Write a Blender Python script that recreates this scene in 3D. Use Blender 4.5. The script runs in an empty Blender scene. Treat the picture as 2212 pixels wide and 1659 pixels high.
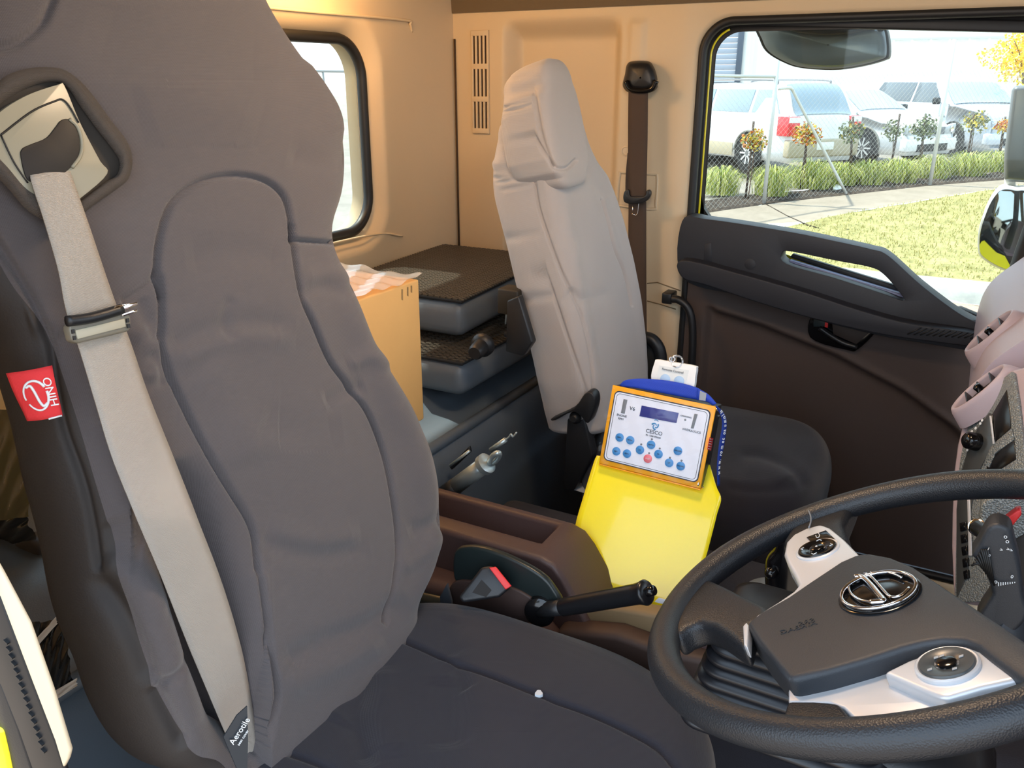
import bpy, math, random
import numpy as np
from mathutils import Vector, Matrix
random.seed(4)
RNG = np.random.default_rng(7)
SC = bpy.context.scene
ZC = 2.2                      # camera height above the road; the cab is laid out around the camera
# ---------------------------------------------------------------- camera
F, CX, CY = 1800.0, 1106.0, 829.5
PITCH, YAW = math.radians(20.0), math.radians(28.6)
FWD = np.array([-math.sin(YAW)*math.cos(PITCH), math.cos(YAW)*math.cos(PITCH), -math.sin(PITCH)])
RGT = np.array([math.cos(YAW), math.sin(YAW), 0.0])
UPV = np.cross(RGT, FWD)
cam_d = bpy.data.cameras.new('camera'); cam = bpy.data.objects.new('camera', cam_d)
SC.collection.objects.link(cam); SC.camera = cam
cam_d.sensor_fit = 'HORIZONTAL'; cam_d.sensor_width = 36.0; cam_d.lens = F/2212.0*36.0
cam_d.clip_start = 0.02; cam_d.clip_end = 300
M3 = Matrix((RGT.tolist(), UPV.tolist(), (-FWD).tolist())).transposed()
cam.matrix_world = M3.to_4x4()
cam.location = (0, 0, ZC)
# ---------------------------------------------------------------- world, lights, exposure
SC.view_settings.view_transform = 'Standard'; SC.view_settings.look = 'None'
SC.view_settings.exposure = 0.42; SC.view_settings.gamma = 1.0
SC.view_settings.use_curve_mapping = False
SC.cycles.use_denoising = True
SC.cycles.max_bounces = 10; SC.cycles.diffuse_bounces = 6; SC.cycles.glossy_bounces = 4
SC.cycles.transparent_max_bounces = 12; SC.cycles.transmission_bounces = 8
SC.cycles.sample_clamp_indirect = 8.0
SC.cycles.caustics_reflective = False; SC.cycles.caustics_refractive = False
W = bpy.data.worlds.new('overcast_sky'); SC.world = W; W.use_nodes = True
nt = W.node_tree; bg = nt.nodes['Background']
tc = nt.nodes.new('ShaderNodeTexCoord'); sx = nt.nodes.new('ShaderNodeSeparateXYZ')
rp = nt.nodes.new('ShaderNodeValToRGB')
nt.links.new(tc.outputs['Generated'], sx.inputs[0]); nt.links.new(sx.outputs['Z'], rp.inputs[0])
rp.color_ramp.elements[0].position = 0.0; rp.color_ramp.elements[0].color = (0.84, 0.92, 1.0, 1)
rp.color_ramp.elements[1].position = 0.7; rp.color_ramp.elements[1].color = (0.60, 0.78, 1.0, 1)
nt.links.new(rp.outputs[0], bg.inputs[0]); bg.inputs[1].default_value = 2.65
sun_d = bpy.data.lights.new('sun', 'SUN'); sun = bpy.data.objects.new('sun', sun_d)
SC.collection.objects.link(sun); sun_d.energy = 8.5; sun_d.angle = math.radians(1.5); sun_d.color = (1.0, 0.93, 0.82)
sun.rotation_euler = Vector((0.54, 0.02, -0.84)).to_track_quat('-Z', 'Y').to_euler()
sun.location = (-5, 0, 12)
def lamp(name, loc, power, color, r=0.06):
    d = bpy.data.lights.new(name, 'POINT'); o = bpy.data.objects.new(name, d); SC.collection.objects.link(o)
    d.energy = power; d.color = color; d.shadow_soft_size = r; o.location = (loc[0], loc[1], loc[2]+ZC); return o
lamp('added_front_light', (-0.34, 0.95, 0.285), 11.0, (1.0, 0.74, 0.50), 0.08)  # unseen warm lamp added to brighten the cab
lamp('added_rear_light', (-1.20, 1.48, 0.25), 5.5, (1.0, 0.56, 0.22), 0.08)  # unseen orange lamp added to warm the rear wall
# ---------------------------------------------------------------- picture rays -> points on real planes
def ray(x, y): return FWD + RGT*(x-CX)/F - UPV*(y-CY)/F
def onp(px, P0, n):
    n = np.asarray(n, float); d = ray(*px); return d*(np.dot(P0, n)/np.dot(d, n))
def oy(px, Y): d = ray(*px); return d*(Y/d[1])
def ox(px, X): d = ray(*px); return d*(X/d[0])
def oz(px, Z): d = ray(*px); return d*(Z/d[2])
def proj(P):
    P = np.asarray(P, float); c = P@FWD
    return np.stack([CX+F*(P@RGT)/c, CY-F*(P@UPV)/c], -1)
# ---------------------------------------------------------------- materials
def lin(c):
    c = c/255.0
    return c/12.92 if c <= 0.04045 else ((c+0.055)/1.055)**2.4
MATS = {}
def mat(name, rgb, rough=0.6, metal=0.0, spec=0.5, coat=0.0, bump=None, var=0.0, vscale=8.0, trans=0.0, sheen=0.0, alpha=1.0, emit=0.0):
    if name in MATS: return MATS[name]
    m = bpy.data.materials.new(name); m.use_nodes = True; MATS[name] = m
    n = m.node_tree.nodes; l = m.node_tree.links; b = n['Principled BSDF']
    col = (lin(rgb[0]), lin(rgb[1]), lin(rgb[2]), 1)
    b.inputs['Base Color'].default_value = col
    b.inputs['Roughness'].default_value = rough; b.inputs['Metallic'].default_value = metal
    b.inputs['Specular IOR Level'].default_value = spec
    b.inputs['Coat Weight'].default_value = coat; b.inputs['Coat Roughness'].default_value = 0.05
    b.inputs['Transmission Weight'].default_value = trans
    b.inputs['Sheen Weight'].default_value = sheen
    b.inputs['Alpha'].default_value = alpha
    if emit:
        b.inputs['Emission Color'].default_value = col; b.inputs['Emission Strength'].default_value = emit
    co = n.new('ShaderNodeTexCoord')
    if var > 0:
        nz = n.new('ShaderNodeTexNoise'); nz.inputs['Scale'].default_value = vscale; nz.inputs['Detail'].default_value = 6
        l.new(co.outputs['Object'], nz.inputs['Vector'])
        mx = n.new('ShaderNodeMix'); mx.data_type = 'RGBA'
        mx.inputs[6].default_value = tuple(c*(1-var) for c in col[:3])+(1,)
        mx.inputs[7].default_value = tuple(min(1, c*(1+var)) for c in col[:3])+(1,)
        l.new(nz.outputs['Fac'], mx.inputs[0]); l.new(mx.outputs[2], b.inputs['Base Color'])
    if bump:
        kind, sc, st = bump[:3]
        if kind == 'noise':
            t = n.new('ShaderNodeTexNoise'); t.inputs['Scale'].default_value = sc; t.inputs['Detail'].default_value = 3; out = t.outputs['Fac']
            l.new(co.outputs['Object'], t.inputs['Vector'])
        elif kind == 'voro':
            t = n.new('ShaderNodeTexVoronoi'); t.inputs['Scale'].default_value = sc; out = t.outputs['Distance']
            l.new(co.outputs['Object'], t.inputs['Vector'])
        else:                                           # woven: two crossed wave textures
            t1 = n.new('ShaderNodeTexWave'); t2 = n.new('ShaderNodeTexWave')
            t1.bands_direction = bump[3] if len(bump) > 3 else 'Y'; t2.bands_direction = bump[4] if len(bump) > 4 else 'Z'
            for t in (t1, t2):
                t.inputs['Scale'].default_value = sc; t.inputs['Distortion'].default_value = 0.6
                l.new(co.outputs['Object'], t.inputs['Vector'])
            mm = n.new('ShaderNodeMath'); mm.operation = 'ADD'
            l.new(t1.outputs['Fac'], mm.inputs[0]); l.new(t2.outputs['Fac'], mm.inputs[1]); out = mm.outputs[0]
        bp = n.new('ShaderNodeBump'); bp.inputs['Strength'].default_value = st; bp.inputs['Distance'].default_value = 0.002
        l.new(out, bp.inputs['Height']); l.new(bp.outputs[0], b.inputs['Normal'])
    return m
M = {}
M['fabric'] = mat('seat_cover_canvas', (86, 80, 81), 0.85, bump=('weave', 260, 0.25), var=0.10, vscale=5, sheen=0.25)
M['fabric2'] = mat('seat_cover_canvas_pale', (178, 169, 164), 0.85, bump=('weave', 260, 0.2), var=0.08, vscale=5, sheen=0.25)
M['fabric_shade'] = mat('seat_cover_canvas_shade', (30, 31, 43), 0.88, bump=('weave', 260, 0.2), var=0.10, vscale=6, sheen=0.2)  # same canvas as the backrest, with shade put into the colour
M['knit'] = mat('knit_binding', (92, 84, 78), 0.95, bump=('weave', 420, 0.6), var=0.1, vscale=40)
M['belt'] = mat('belt_webbing_taupe', (190, 180, 168), 0.45, bump=('weave', 380, 0.5, 'Z', 'Z'), var=0.12, vscale=9)
M['belt2'] = mat('belt_webbing_brown', (88, 72, 62), 0.7, bump=('weave', 300, 0.5, 'Z', 'Z'))
M['wall'] = mat('cab_trim_beige', (214, 194, 162), 0.55, bump=('noise', 500, 0.10), var=0.04, vscale=3)
M['wall_smooth'] = mat('trim_beige_smooth', (214, 196, 166), 0.4)
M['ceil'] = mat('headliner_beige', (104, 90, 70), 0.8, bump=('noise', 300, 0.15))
M['rubber'] = mat('black_rubber', (22, 22, 24), 0.5)
M['black'] = mat('black_plastic', (30, 31, 34), 0.42, bump=('noise', 700, 0.10))
M['blackgloss'] = mat('black_gloss_plastic', (14, 14, 16), 0.12)
M['matte'] = mat('black_mat', (20, 23, 27), 0.9)
M['navy'] = mat('door_trim_charcoal', (36, 38, 45), 0.5, bump=('noise', 600, 0.15))
M['brown'] = mat('brown_plastic', (74, 56, 54), 0.48, bump=('noise', 650, 0.15), var=0.05)
M['brown_door'] = mat('door_card_brown', (74, 62, 58), 0.7, bump=('noise', 400, 0.15), var=0.05)
M['tan'] = mat('tan_plastic', (128, 108, 78), 0.6)
M['dash'] = mat('dash_mauve_brown', (190, 172, 178), 0.42, bump=('noise', 650, 0.12))
M['leather'] = mat('wheel_black_leather', (32, 34, 38), 0.42, bump=('voro', 700, 0.18))
M['hub'] = mat('wheel_hub_plastic', (46, 49, 54), 0.5, bump=('noise', 900, 0.15))
M['silver'] = mat('satin_silver', (222, 223, 226), 0.38, metal=0.35)
M['chrome'] = mat('chrome', (235, 235, 240), 0.06, metal=1.0)
M['steel'] = mat('zinc_steel', (196, 208, 208), 0.32, metal=0.6)
M['yellow'] = mat('yellow_gloss_paint', (255, 236, 36), 0.22, coat=0.6)
M['body'] = mat('truck_yellow_paint', (240, 225, 20), 0.3, coat=0.5)
M['orange'] = mat('orange_powder_coat', (250, 172, 30), 0.4)
M['white'] = mat('white_plastic', (238, 238, 236), 0.4)
M['face'] = mat('faceplate_white', (238, 240, 250), 0.35)
M['red'] = mat('red_plastic', (225, 50, 50), 0.45)
M['redcloth'] = mat('red_label_cloth', (226, 52, 56), 0.8, bump=('weave', 500, 0.2))
M['blue'] = mat('blue_lanyard', (22, 66, 190), 0.6, bump=('weave', 500, 0.3))
M['btn'] = mat('button_blue', (70, 145, 210), 0.4)
M['btnred'] = mat('button_red', (238, 120, 130), 0.4)
M['lcd'] = mat('lcd_blue', (60, 66, 140), 0.15)
M['grey'] = mat('mid_grey', (120, 124, 130), 0.5)
M['ink'] = mat('dark_ink', (40, 45, 60), 0.6)
M['inkblue'] = mat('blue_ink', (60, 140, 195), 0.5)
M['inkwhite'] = mat('white_ink', (235, 238, 240), 0.6)
M['card'] = mat('cardboard', (252, 196, 122), 0.7, bump=('noise', 60, 0.1), var=0.06, vscale=14)
M['film'] = mat('clear_film', (240, 244, 250), 0.08, trans=1.0, alpha=0.35)
M['paper'] = mat('white_tape', (205, 212, 220), 0.6)
M['mirror'] = mat('mirror_glass', (200, 205, 210), 0.04, metal=1.0)
M['mirror_tint'] = mat('mirror_glass_grey', (118, 124, 128), 0.10, metal=0.9)
M['carpet'] = mat('dark_engine_cover_cloth', (44, 45, 54), 0.95, bump=('noise', 500, 0.4))
def glass_mat(name, tint, gloss=0.06):
    m = bpy.data.materials.new(name); m.use_nodes = True; n = m.node_tree.nodes; l = m.node_tree.links
    for x in list(n): n.remove(x)
    o = n.new('ShaderNodeOutputMaterial'); t = n.new('ShaderNodeBsdfTransparent'); g = n.new('ShaderNodeBsdfGlossy')
    t.inputs[0].default_value = tint+(1,); g.inputs['Roughness'].default_value = 0.02
    lw = n.new('ShaderNodeLayerWeight'); lw.inputs[0].default_value = 0.5
    pw = n.new('ShaderNodeMath'); pw.operation = 'POWER'; pw.inputs[1].default_value = 5.0; l.new(lw.outputs['Facing'], pw.inputs[0])
    ma = n.new('ShaderNodeMath'); ma.operation = 'MULTIPLY_ADD'; ma.inputs[1].default_value = 0.8; ma.inputs[2].default_value = 0.015; l.new(pw.outputs[0], ma.inputs[0])
    mx = n.new('ShaderNodeMixShader'); l.new(ma.outputs[0], mx.inputs[0]); l.new(t.outputs[0], mx.inputs[1]); l.new(g.outputs[0], mx.inputs[2])
    l.new(mx.outputs[0], o.inputs[0]); return m
M['glass'] = glass_mat('window_glass', (0.80, 0.84, 0.82))
# ---------------------------------------------------------------- object helpers
COL = SC.collection
def link(o, parent=None):
    COL.objects.link(o)
    if parent is not None:
        o.parent = parent
        o.matrix_parent_inverse = Matrix.Translation(-Vector(parent.location))
    return o
def tag(o, label=None, cat=None, group=None, kind=None):
    if label: o['label'] = label
    if cat: o['category'] = cat
    if group: o['group'] = group
    if kind: o['kind'] = kind
    return o
def thing(name, label, cat, loc=(0, 0, 0), group=None):
    o = bpy.data.objects.new(name, None); COL.objects.link(o); o.location = Vector([float(v) for v in loc])
    o.empty_display_size = 0.05
    return tag(o, label, cat, group)
def nameit(m, c):
    return m
def finish(o, bevel=0.0, seg=2, sub=0, smooth=True, angle=40):
    if smooth:
        for p in o.data.polygons: p.use_smooth = True
        if bevel == 0 and sub == 0:
            try: o.data.set_sharp_from_angle(angle=math.radians(angle))
            except Exception: pass
    if bevel > 0:
        b = o.modifiers.new('bevel', 'BEVEL'); b.width = bevel; b.segments = seg; b.limit_method = 'ANGLE'; b.angle_limit = math.radians(35)
        b.harden_normals = False
        try: b.use_clamp_overlap = True
        except Exception: pass
    if sub > 0:
        s = o.modifiers.new('sub', 'SUBSURF'); s.levels = sub; s.render_levels = sub
    return o
def obj(name, verts, faces, m, parent=None, bevel=0.0, seg=2, sub=0, smooth=True, angle=40):
    me = bpy.data.meshes.new(name)
    me.from_pydata([tuple(float(c) for c in v) for v in verts], [], [tuple(int(i) for i in f) for f in faces]); me.update()
    import bmesh
    bm = bmesh.new(); bm.from_mesh(me); bmesh.ops.recalc_face_normals(bm, faces=bm.faces); bm.to_mesh(me); bm.free()
    me.materials.append(m)
    o = bpy.data.objects.new(name, me); link(o, parent)
    return finish(o, bevel, seg, sub, smooth, angle)
def gridobj(name, G, m, parent=None, closeu=False, closev=False, caps=False, smooth=True, sub=0):
    """G: (rows, cols, 3) array -> quad mesh, built fast"""
    G = np.asarray(G, float); R, C = G.shape[:2]
    idx = np.arange(R*C).reshape(R, C)
    a = idx if not closeu else np.vstack([idx, idx[:1]])
    if closev: a = np.hstack([a, a[:, :1]])
    q = np.stack([a[:-1, :-1], a[:-1, 1:], a[1:, 1:], a[1:, :-1]], -1).reshape(-1, 4)
    me = bpy.data.meshes.new(name)
    extra = []
    if caps: extra = [tuple(idx[0][::-1]), tuple(idx[-1])]
    if len(q) < 4000:
        me.from_pydata(G.reshape(-1, 3).tolist(), [], q.tolist()+[tuple(int(i) for i in e) for e in extra])
    else:
        nv = R*C; nf = len(q)
        me.vertices.add(nv); me.vertices.foreach_set('co', G.reshape(-1).astype(np.float32))
        me.loops.add(nf*4); me.loops.foreach_set('vertex_index', q.reshape(-1).astype(np.int32))
        me.polygons.add(nf); me.polygons.foreach_set('loop_start', (np.arange(nf)*4).astype(np.int32))
        me.polygons.foreach_set('loop_total', np.full(nf, 4, np.int32))
    me.update(calc_edges=True); me.validate()
    if smooth: me.polygons.foreach_set('use_smooth', np.ones(len(me.polygons), bool))
    me.materials.append(m)
    o = bpy.data.objects.new(name, me); link(o, parent)
    if sub:
        s = o.modifiers.new('sub', 'SUBSURF'); s.levels = sub; s.render_levels = sub
    return o
def box(name, c, s, m, parent=None, bevel=0.0, rot=None, seg=2):
    hx, hy, hz = s[0]/2, s[1]/2, s[2]/2
    v = [Vector((x, y, z)) for x in (-hx, hx) for y in (-hy, hy) for z in (-hz, hz)]
    if rot is not None: v = [rot @ p for p in v]
    v = [p+Vector([float(q) for q in c]) for p in v]
    f = [(0, 1, 3, 2), (4, 6, 7, 5), (0, 4, 5, 1), (2, 3, 7, 6), (0, 2, 6, 4), (1, 5, 7, 3)]
    return obj(name, v, f, m, parent, bevel, seg)
def slab(name, pts, d, m, parent=None, bevel=0.0, seg=2, sub=0):
    """closed outline of 3-D points (front face), given thickness vector d"""
    pts = [np.asarray(p, float) for p in pts]; d = np.asarray(d, float); n = len(pts)
    v = pts+[p+d for p in pts]
    f = [tuple(range(n)), tuple(range(2*n-1, n-1, -1))]+[(i, (i+1) % n, (i+1) % n+n, i+n) for i in range(n)]
    return obj(name, v, f, m, parent, bevel, seg, sub)
def smooth_path(P, n, closed=False):
    P = np.asarray(P, float); k = len(P)
    if closed: Q = np.vstack([P[-1], P, P[0], P[1]])
    else: Q = np.vstack([2*P[0]-P[1], P, 2*P[-1]-P[-2]])
    segs = k if closed else k-1
    out = []
    for t in np.linspace(0, segs, n, endpoint=not closed):
        i = min(int(t), segs-1); u = t-i
        a, b, c, d = Q[i], Q[i+1], Q[i+2], Q[i+3]
        out.append(0.5*((2*b)+(-a+c)*u+(2*a-5*b+4*c-d)*u*u+(-a+3*b-3*c+d)*u**3))
    return np.array(out)
def tube(name, pts, r, m, parent=None, seg=12, closed=False, n=None, caps=True, flat=None):
    P = np.asarray(pts, float)
    if n: P = smooth_path(P, n, closed)
    k = len(P); r = np.broadcast_to(np.asarray(r, float), (k,)) if np.ndim(r) == 0 or len(r) == k else np.interp(np.linspace(0, 1, k), np.linspace(0, 1, len(r)), r)
    T = np.gradient(P, axis=0)
    if closed: T = np.roll(P, -1, 0)-np.roll(P, 1, 0)
    T /= np.linalg.norm(T, axis=1)[:, None]+1e-12
    up = np.array([0, 0, 1.0]) if abs(T[0][2]) < 0.9 else np.array([1.0, 0, 0])
    A = np.cross(T[0], up); A /= np.linalg.norm(A); rows = []
    for i in range(k):
        A = A-T[i]*np.dot(A, T[i]); A /= np.linalg.norm(A); B = np.cross(T[i], A)
        th = np.linspace(0, 2*np.pi, seg, endpoint=False)
        rows.append(P[i]+r[i]*(np.outer(np.cos(th), A)+np.outer(np.sin(th), B)))
    return gridobj(name, np.array(rows), m, parent, closeu=closed, closev=True, caps=caps and not closed)
def lathe(name, o, axis, prof, m, parent=None, seg=32):
    """prof: (radius, distance along axis)"""
    ax = np.asarray(axis, float); ax /= np.linalg.norm(ax)
    up = np.array([0, 0, 1.0]) if abs(ax[2]) < 0.9 else np.array([1.0, 0, 0])
    A = np.cross(ax, up); A /= np.linalg.norm(A); B = np.cross(ax, A)
    th = np.linspace(0, 2*np.pi, seg, endpoint=False); c = np.outer(np.cos(th), A)+np.outer(np.sin(th), B)
    G = np.array([np.asarray(o, float)+ax*h+c*max(r, 1e-4) for r, h in prof])
    ob = gridobj(name, G, m, parent, closev=True, caps=True)
    try: ob.data.set_sharp_from_angle(angle=math.radians(50))
    except Exception: pass
    return ob
def merge(name, parts, m, parent=None, bevel=0.0, smooth=False, kind=None):
    """parts: list of (verts, faces) joined into one part"""
    V, Fc = [], []
    for v, f in parts:
        b = len(V); V += [tuple(float(c) for c in p) for p in v]; Fc += [tuple(i+b for i in q) for q in f]
    me = bpy.data.meshes.new(name); me.from_pydata(V, [], Fc); me.update(); me.materials.append(m)
    o = bpy.data.objects.new(name, me); link(o, parent)
    if smooth:
        for p in me.polygons: p.use_smooth = True
    if bevel: finish(o, bevel, 1)
    if kind: o['kind'] = kind
    return o
BF = [(0, 1, 3, 2), (4, 6, 7, 5), (0, 4, 5, 1), (2, 3, 7, 6), (0, 2, 6, 4), (1, 5, 7, 3)]
def bv(c, ax, s):
    """box verts from centre, three axes, sizes"""
    c = np.asarray(c, float)
    return [c+ax[0]*i*s[0]/2+ax[1]*j*s[1]/2+ax[2]*k*s[2]/2 for i in (-1, 1) for j in (-1, 1) for k in (-1, 1)]
def text(s, P, ex, ey, size, m, parent, name='lettering', extrude=0.0004, align='CENTER', squeeze=1.0):
    """flat print standing a hair proud of a surface; ex = reading direction, ey = up of the letters"""
    cu = bpy.data.curves.new(name, 'FONT'); cu.body = s; cu.size = size; cu.extrude = extrude; cu.align_x = align; cu.align_y = 'CENTER'
    cu.resolution_u = 3
    t = bpy.data.objects.new('tmp', cu); COL.objects.link(t)
    dg = bpy.context.evaluated_depsgraph_get(); me = bpy.data.meshes.new_from_object(t.evaluated_get(dg))
    bpy.data.objects.remove(t)
    ex = Vector([float(v) for v in ex]).normalized()*squeeze; ey = Vector([float(v) for v in ey]).normalized(); n = ex.normalized().cross(ey)
    R = Matrix((ex, ey, n)).transposed().to_4x4(); R.translation = Vector([float(v) for v in P])
    me.transform(R); me.materials.clear(); me.materials.append(m); me.name = name
    o = bpy.data.objects.new(name, me); link(o, parent); return o
def rrect(hx, hy, r, n=12):
    """rounded rectangle outline, 4*n points"""
    out = []
    for (sx_, sy_, a0) in ((1, 1, 0), (-1, 1, 90), (-1, -1, 180), (1, -1, 270)):
        for a in np.linspace(a0, a0+90, n):
            out.append((sx_*(hx-r)+r*math.cos(math.radians(a)), sy_*(hy-r)+r*math.sin(math.radians(a))))
    return np.array(out)
def structure(o, label=None):
    o['kind'] = 'structure'
    if label: o['label'] = label
    return o
# ================================================================ CAB SHELL
XR, YW, YD = -1.36, 2.15, 0.24        # rear wall, passenger wall, driver door plane
ZF, ZT = -1.30, 0.34                  # cab floor, headliner
cx, cz = 1.20, -0.135                 # rear window centre (y, z)
def ring_wall(name, loops, m, parent=None):
    G = np.array(loops); return gridobj(name, G, m, parent, closev=True)
def loop_yz(hy, hz, r, x, n=14):
    return [(x, cx+a, cz+b) for a, b in rrect(hy, hz, r, n)]
n_ = 14
def outer_yz(x, n=14):
    rr = rrect(0.5, 0.5, 0.001, n); out = []
    for a, b in rr:
        y = cx+(YW-cx if a > 0 else -(cx-YD))*min(1, abs(a)/0.5); z = cz+(ZT-cz if b > 0 else -(cz-ZF))*min(1, abs(b)/0.5); out.append((x, y, z))
    return out
wr = ring_wall('wall_rear', [outer_yz(XR), loop_yz(0.625, 0.300, 0.13, XR), loop_yz(0.612, 0.287, 0.12, XR+0.004), loop_yz(0.595, 0.268, 0.11, XR+0.002),
                             loop_yz(0.578, 0.250, 0.10, XR-0.02), loop_yz(0.560, 0.232, 0.09, XR-0.035), loop_yz(0.556, 0.228, 0.09, XR-0.075)], M['wall'])
structure(wr, 'beige rear wall of the cab around a wide window')
w1 = structure(thing('window_1', 'fixed rear cab window in a thick black rubber seal', None, (XR, cx, cz)))
tube('rubber_seal', [(XR-0.022, cx+a, cz+b) for a, b in rrect(0.555, 0.229, 0.09, 14)], 0.013, M['rubber'], w1, 10, closed=True)
slab('pane', [(XR-0.04, cx+a, cz+b) for a, b in rrect(0.556, 0.228, 0.09, 10)], (-0.005, 0, 0), M['glass'], w1)
# ledge under the headliner across the rear wall
tr = tube('trim_1', smooth_path([(XR+0.004, 0.9, 0.143), (XR+0.006, 1.5, 0.143), (XR+0.006, 1.90, 0.146), (XR+0.004, 1.935, 0.138), (XR-0.002, 1.95, 0.12)], 24), 0.0035, M['wall'], None, 8)
structure(tr, 'thin moulded ledge above the rear window')
# vertical seam in the corner + lower crease of the rear wall
structure(tube('trim_2', [(XR+0.006, YW-0.004, 0.11), (XR+0.006, YW-0.004, -0.2), (XR+0.006, YW-0.004, -0.5)], 0.0028, mat('seam_dark', (70, 52, 34), 0.9), None, 6), 'dark vertical joint in the corner of the cab')
structure(tube('trim_3', smooth_path([(XR+0.002, 1.45, -0.372), (XR+0.002, 1.75, -0.378), (XR+0.004, 1.86, -0.40)], 14), 0.003, M['wall'], None, 6), 'moulded crease below the rear window')
# headliner
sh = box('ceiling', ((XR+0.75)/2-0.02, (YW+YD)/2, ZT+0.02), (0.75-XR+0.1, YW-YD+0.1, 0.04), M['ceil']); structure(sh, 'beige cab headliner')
sh = box('floor', ((XR+0.85)/2, (YW+YD)/2, ZF-0.02), (0.85-XR, YW-YD+0.1, 0.04), M['matte']); structure(sh, 'black rubber cab floor')
# coved headliner edge over the passenger side; dark colour stands in for shade
G = []
for x in np.linspace(XR, 0.75, 12):
    G.append([(x, YW-0.006-0.13*(1-math.cos(t)), 0.176+0.165*math.sin(t)) for t in np.linspace(0, math.pi/2, 8)])
structure(gridobj('trim_4', np.array(G), M['ceil']), 'coved headliner edge above the passenger door, darkened in place of shade')
# passenger side wall behind the door: one moulded panel with a soft recess behind the seat
xs = np.linspace(XR, -0.70, 170); zs = np.linspace(ZF, 0.2, 220)
X, Z = np.meshgrid(xs, zs)
def sstep(a, b, v): t = np.clip((v-a)/(b-a), 0, 1); return t*t*(3-2*t)
ra, rb = oy((1098, 300), YW)[0], oy((1330, 300), YW)[0]
rec = sstep(ra-0.02, ra+0.02, X)*(1-sstep(rb-0.035, rb+0.01, X))*(1-sstep(0.10, 0.16, Z))
rec = np.clip(rec, 0, 1)
Yg = YW+0.055*rec
sa = oy((1378, 60), YW)[0]                     # pressed channel above the belt anchor
ch = np.exp(-((X-sa)/0.022)**4)*(1-sstep(0.13, 0.15, Z))*sstep(-0.02, 0.0, Z)
Yg = Yg-0.008*ch
wl = gridobj('wall_left', np.stack([X, Yg, Z], -1), M['wall']); structure(wl, 'beige moulded side wall behind the passenger door')
# pillar and header: ring around the passenger door opening
dx0, dx1, dz0, dz1 = -0.655, 0.46, -1.22, 0.146
dcx, dcz = (dx0+dx1)/2, (dz0+dz1)/2
def loop_xz(gr, r, y, n=14):
    return [(dcx+a, y, dcz+b) for a, b in rrect((dx1-dx0)/2+gr, (dz1-dz0)/2+gr, r, n)]
def outer_xz(y, n=14):
    out = []
    for a, b in rrect(0.5, 0.5, 0.001, n):
        x = dcx+((0.78-dcx) if a > 0 else -(dcx+0.70))*min(1, abs(a)/0.5); z = dcz+((0.21-dcz) if b > 0 else -(dcz-ZF))*min(1, abs(b)/0.5); out.append((x, y, z))
    return out
structure(ring_wall('wall_left.001', [outer_xz(YW), loop_xz(0.008, 0.085, YW), loop_xz(0.0, 0.08, YW+0.006), loop_xz(-0.008, 0.075, YW+0.022)], M['wall']), 'beige pillar and header around the passenger door opening')
structure(tube('trim_5', loop_xz(-0.010, 0.075, YW+0.014), 0.0105, M['rubber'], None, 10, closed=True), 'black weather strip around the passenger door opening')
structure(ring_wall('trim_6', [loop_xz(-0.014, 0.07, YW+0.02), loop_xz(-0.018, 0.07, YW+0.05), loop_xz(-0.034, 0.06, YW+0.05)], M['rubber']), 'black door jamb seal')
lp7 = loop_xz(-0.024, 0.065, YW+0.040); structure(tube('trim_7', lp7[17:40], 0.0026, M['body'], None, 8), 'yellow reflection on the passenger door edge, put in as a strip')  # reflection put in as a thin yellow strip
# lower pillar cover seams
structure(tube('trim_8', [oy(p, YW-0.001) for p in ((1398, 612), (1420, 610), (1470, 628))], 0.0015, M['tan'], None, 6), 'thin joint in the lower pillar cover')
structure(tube('trim_9', [oy(p, YW-0.001) for p in ((1398, 650), (1425, 657), (1460, 668))], 0.0015, M['tan'], None, 6), 'second thin joint in the lower pillar cover')
# slotted air outlet in the side wall: dark duct behind, beige bars in front
va, vb = oy((1022, 72), YW), oy((1057, 283), YW)
vn = structure(thing('trim_10', 'slotted beige air outlet of three rows beside the corner', None, va))
box('duct', ((va[0]+vb[0])/2, YW-0.0015, (va[2]+vb[2])/2), (vb[0]-va[0], 0.003, va[2]-vb[2]), mat('duct_dark', (46, 30, 16), 0.9), vn)
for k in range(5):
    x = va[0]+(vb[0]-va[0])*k/4
    box('slat', (x, YW-0.004, (va[2]+vb[2])/2), (0.0062, 0.008, va[2]-vb[2]+0.01), M['wall'], vn, 0.001)
for k in range(4):
    z = va[2]+(vb[2]-va[2])*k/3
    box('crossbar', ((va[0]+vb[0])/2, YW-0.0042, z), (vb[0]-va[0]+0.006, 0.0084, 0.014), M['wall'], vn, 0.001)
# ---------------------------------------------------------------- passenger door (structure): card, charcoal upper trim, grab bar, handle, glass
YP = YW-0.02
def P2(lst, Y=YP): return [oy(p, Y) for p in lst]
dr = structure(thing('door_1', 'passenger door with brown card and charcoal upper trim', None, (dx0, YP, -1.2)))
# brown door card: relief panel
xs = np.linspace(dx0+0.012, dx1-0.03, 150); zs = np.linspace(-1.2, -0.44, 120); X, Z = np.meshgrid(xs, zs)
ln = np.array([oy(p, YP) for p in ((1522, 668), (1640, 705), (1800, 770), (1950, 850), (2060, 930), (2110, 985))])
zl = np.interp(X, ln[:, 0], ln[:, 2])
low = sstep(0.012, -0.012, Z-zl)*sstep(ln[0, 0]-0.01, ln[0, 0]+0.015, X)
hc = oy((1810, 740), YP)
Yc = YP+0.028+0.016*low-0.012*np.exp(-((Z-zl)/0.012)**2)*sstep(ln[0, 0], ln[0, 0]+0.03, X)
ct1 = np.array([oy(p, YP) for p in ((1475, 585), (1600, 618), (1760, 668), (1900, 708), (2000, 724), (2110, 738), (2212, 742), (2400, 760))])
zcap = np.interp(X, ct1[:, 0], ct1[:, 2]); Zc = -1.2+(Z+1.2)/(0.76)*(zcap+1.2)
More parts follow.
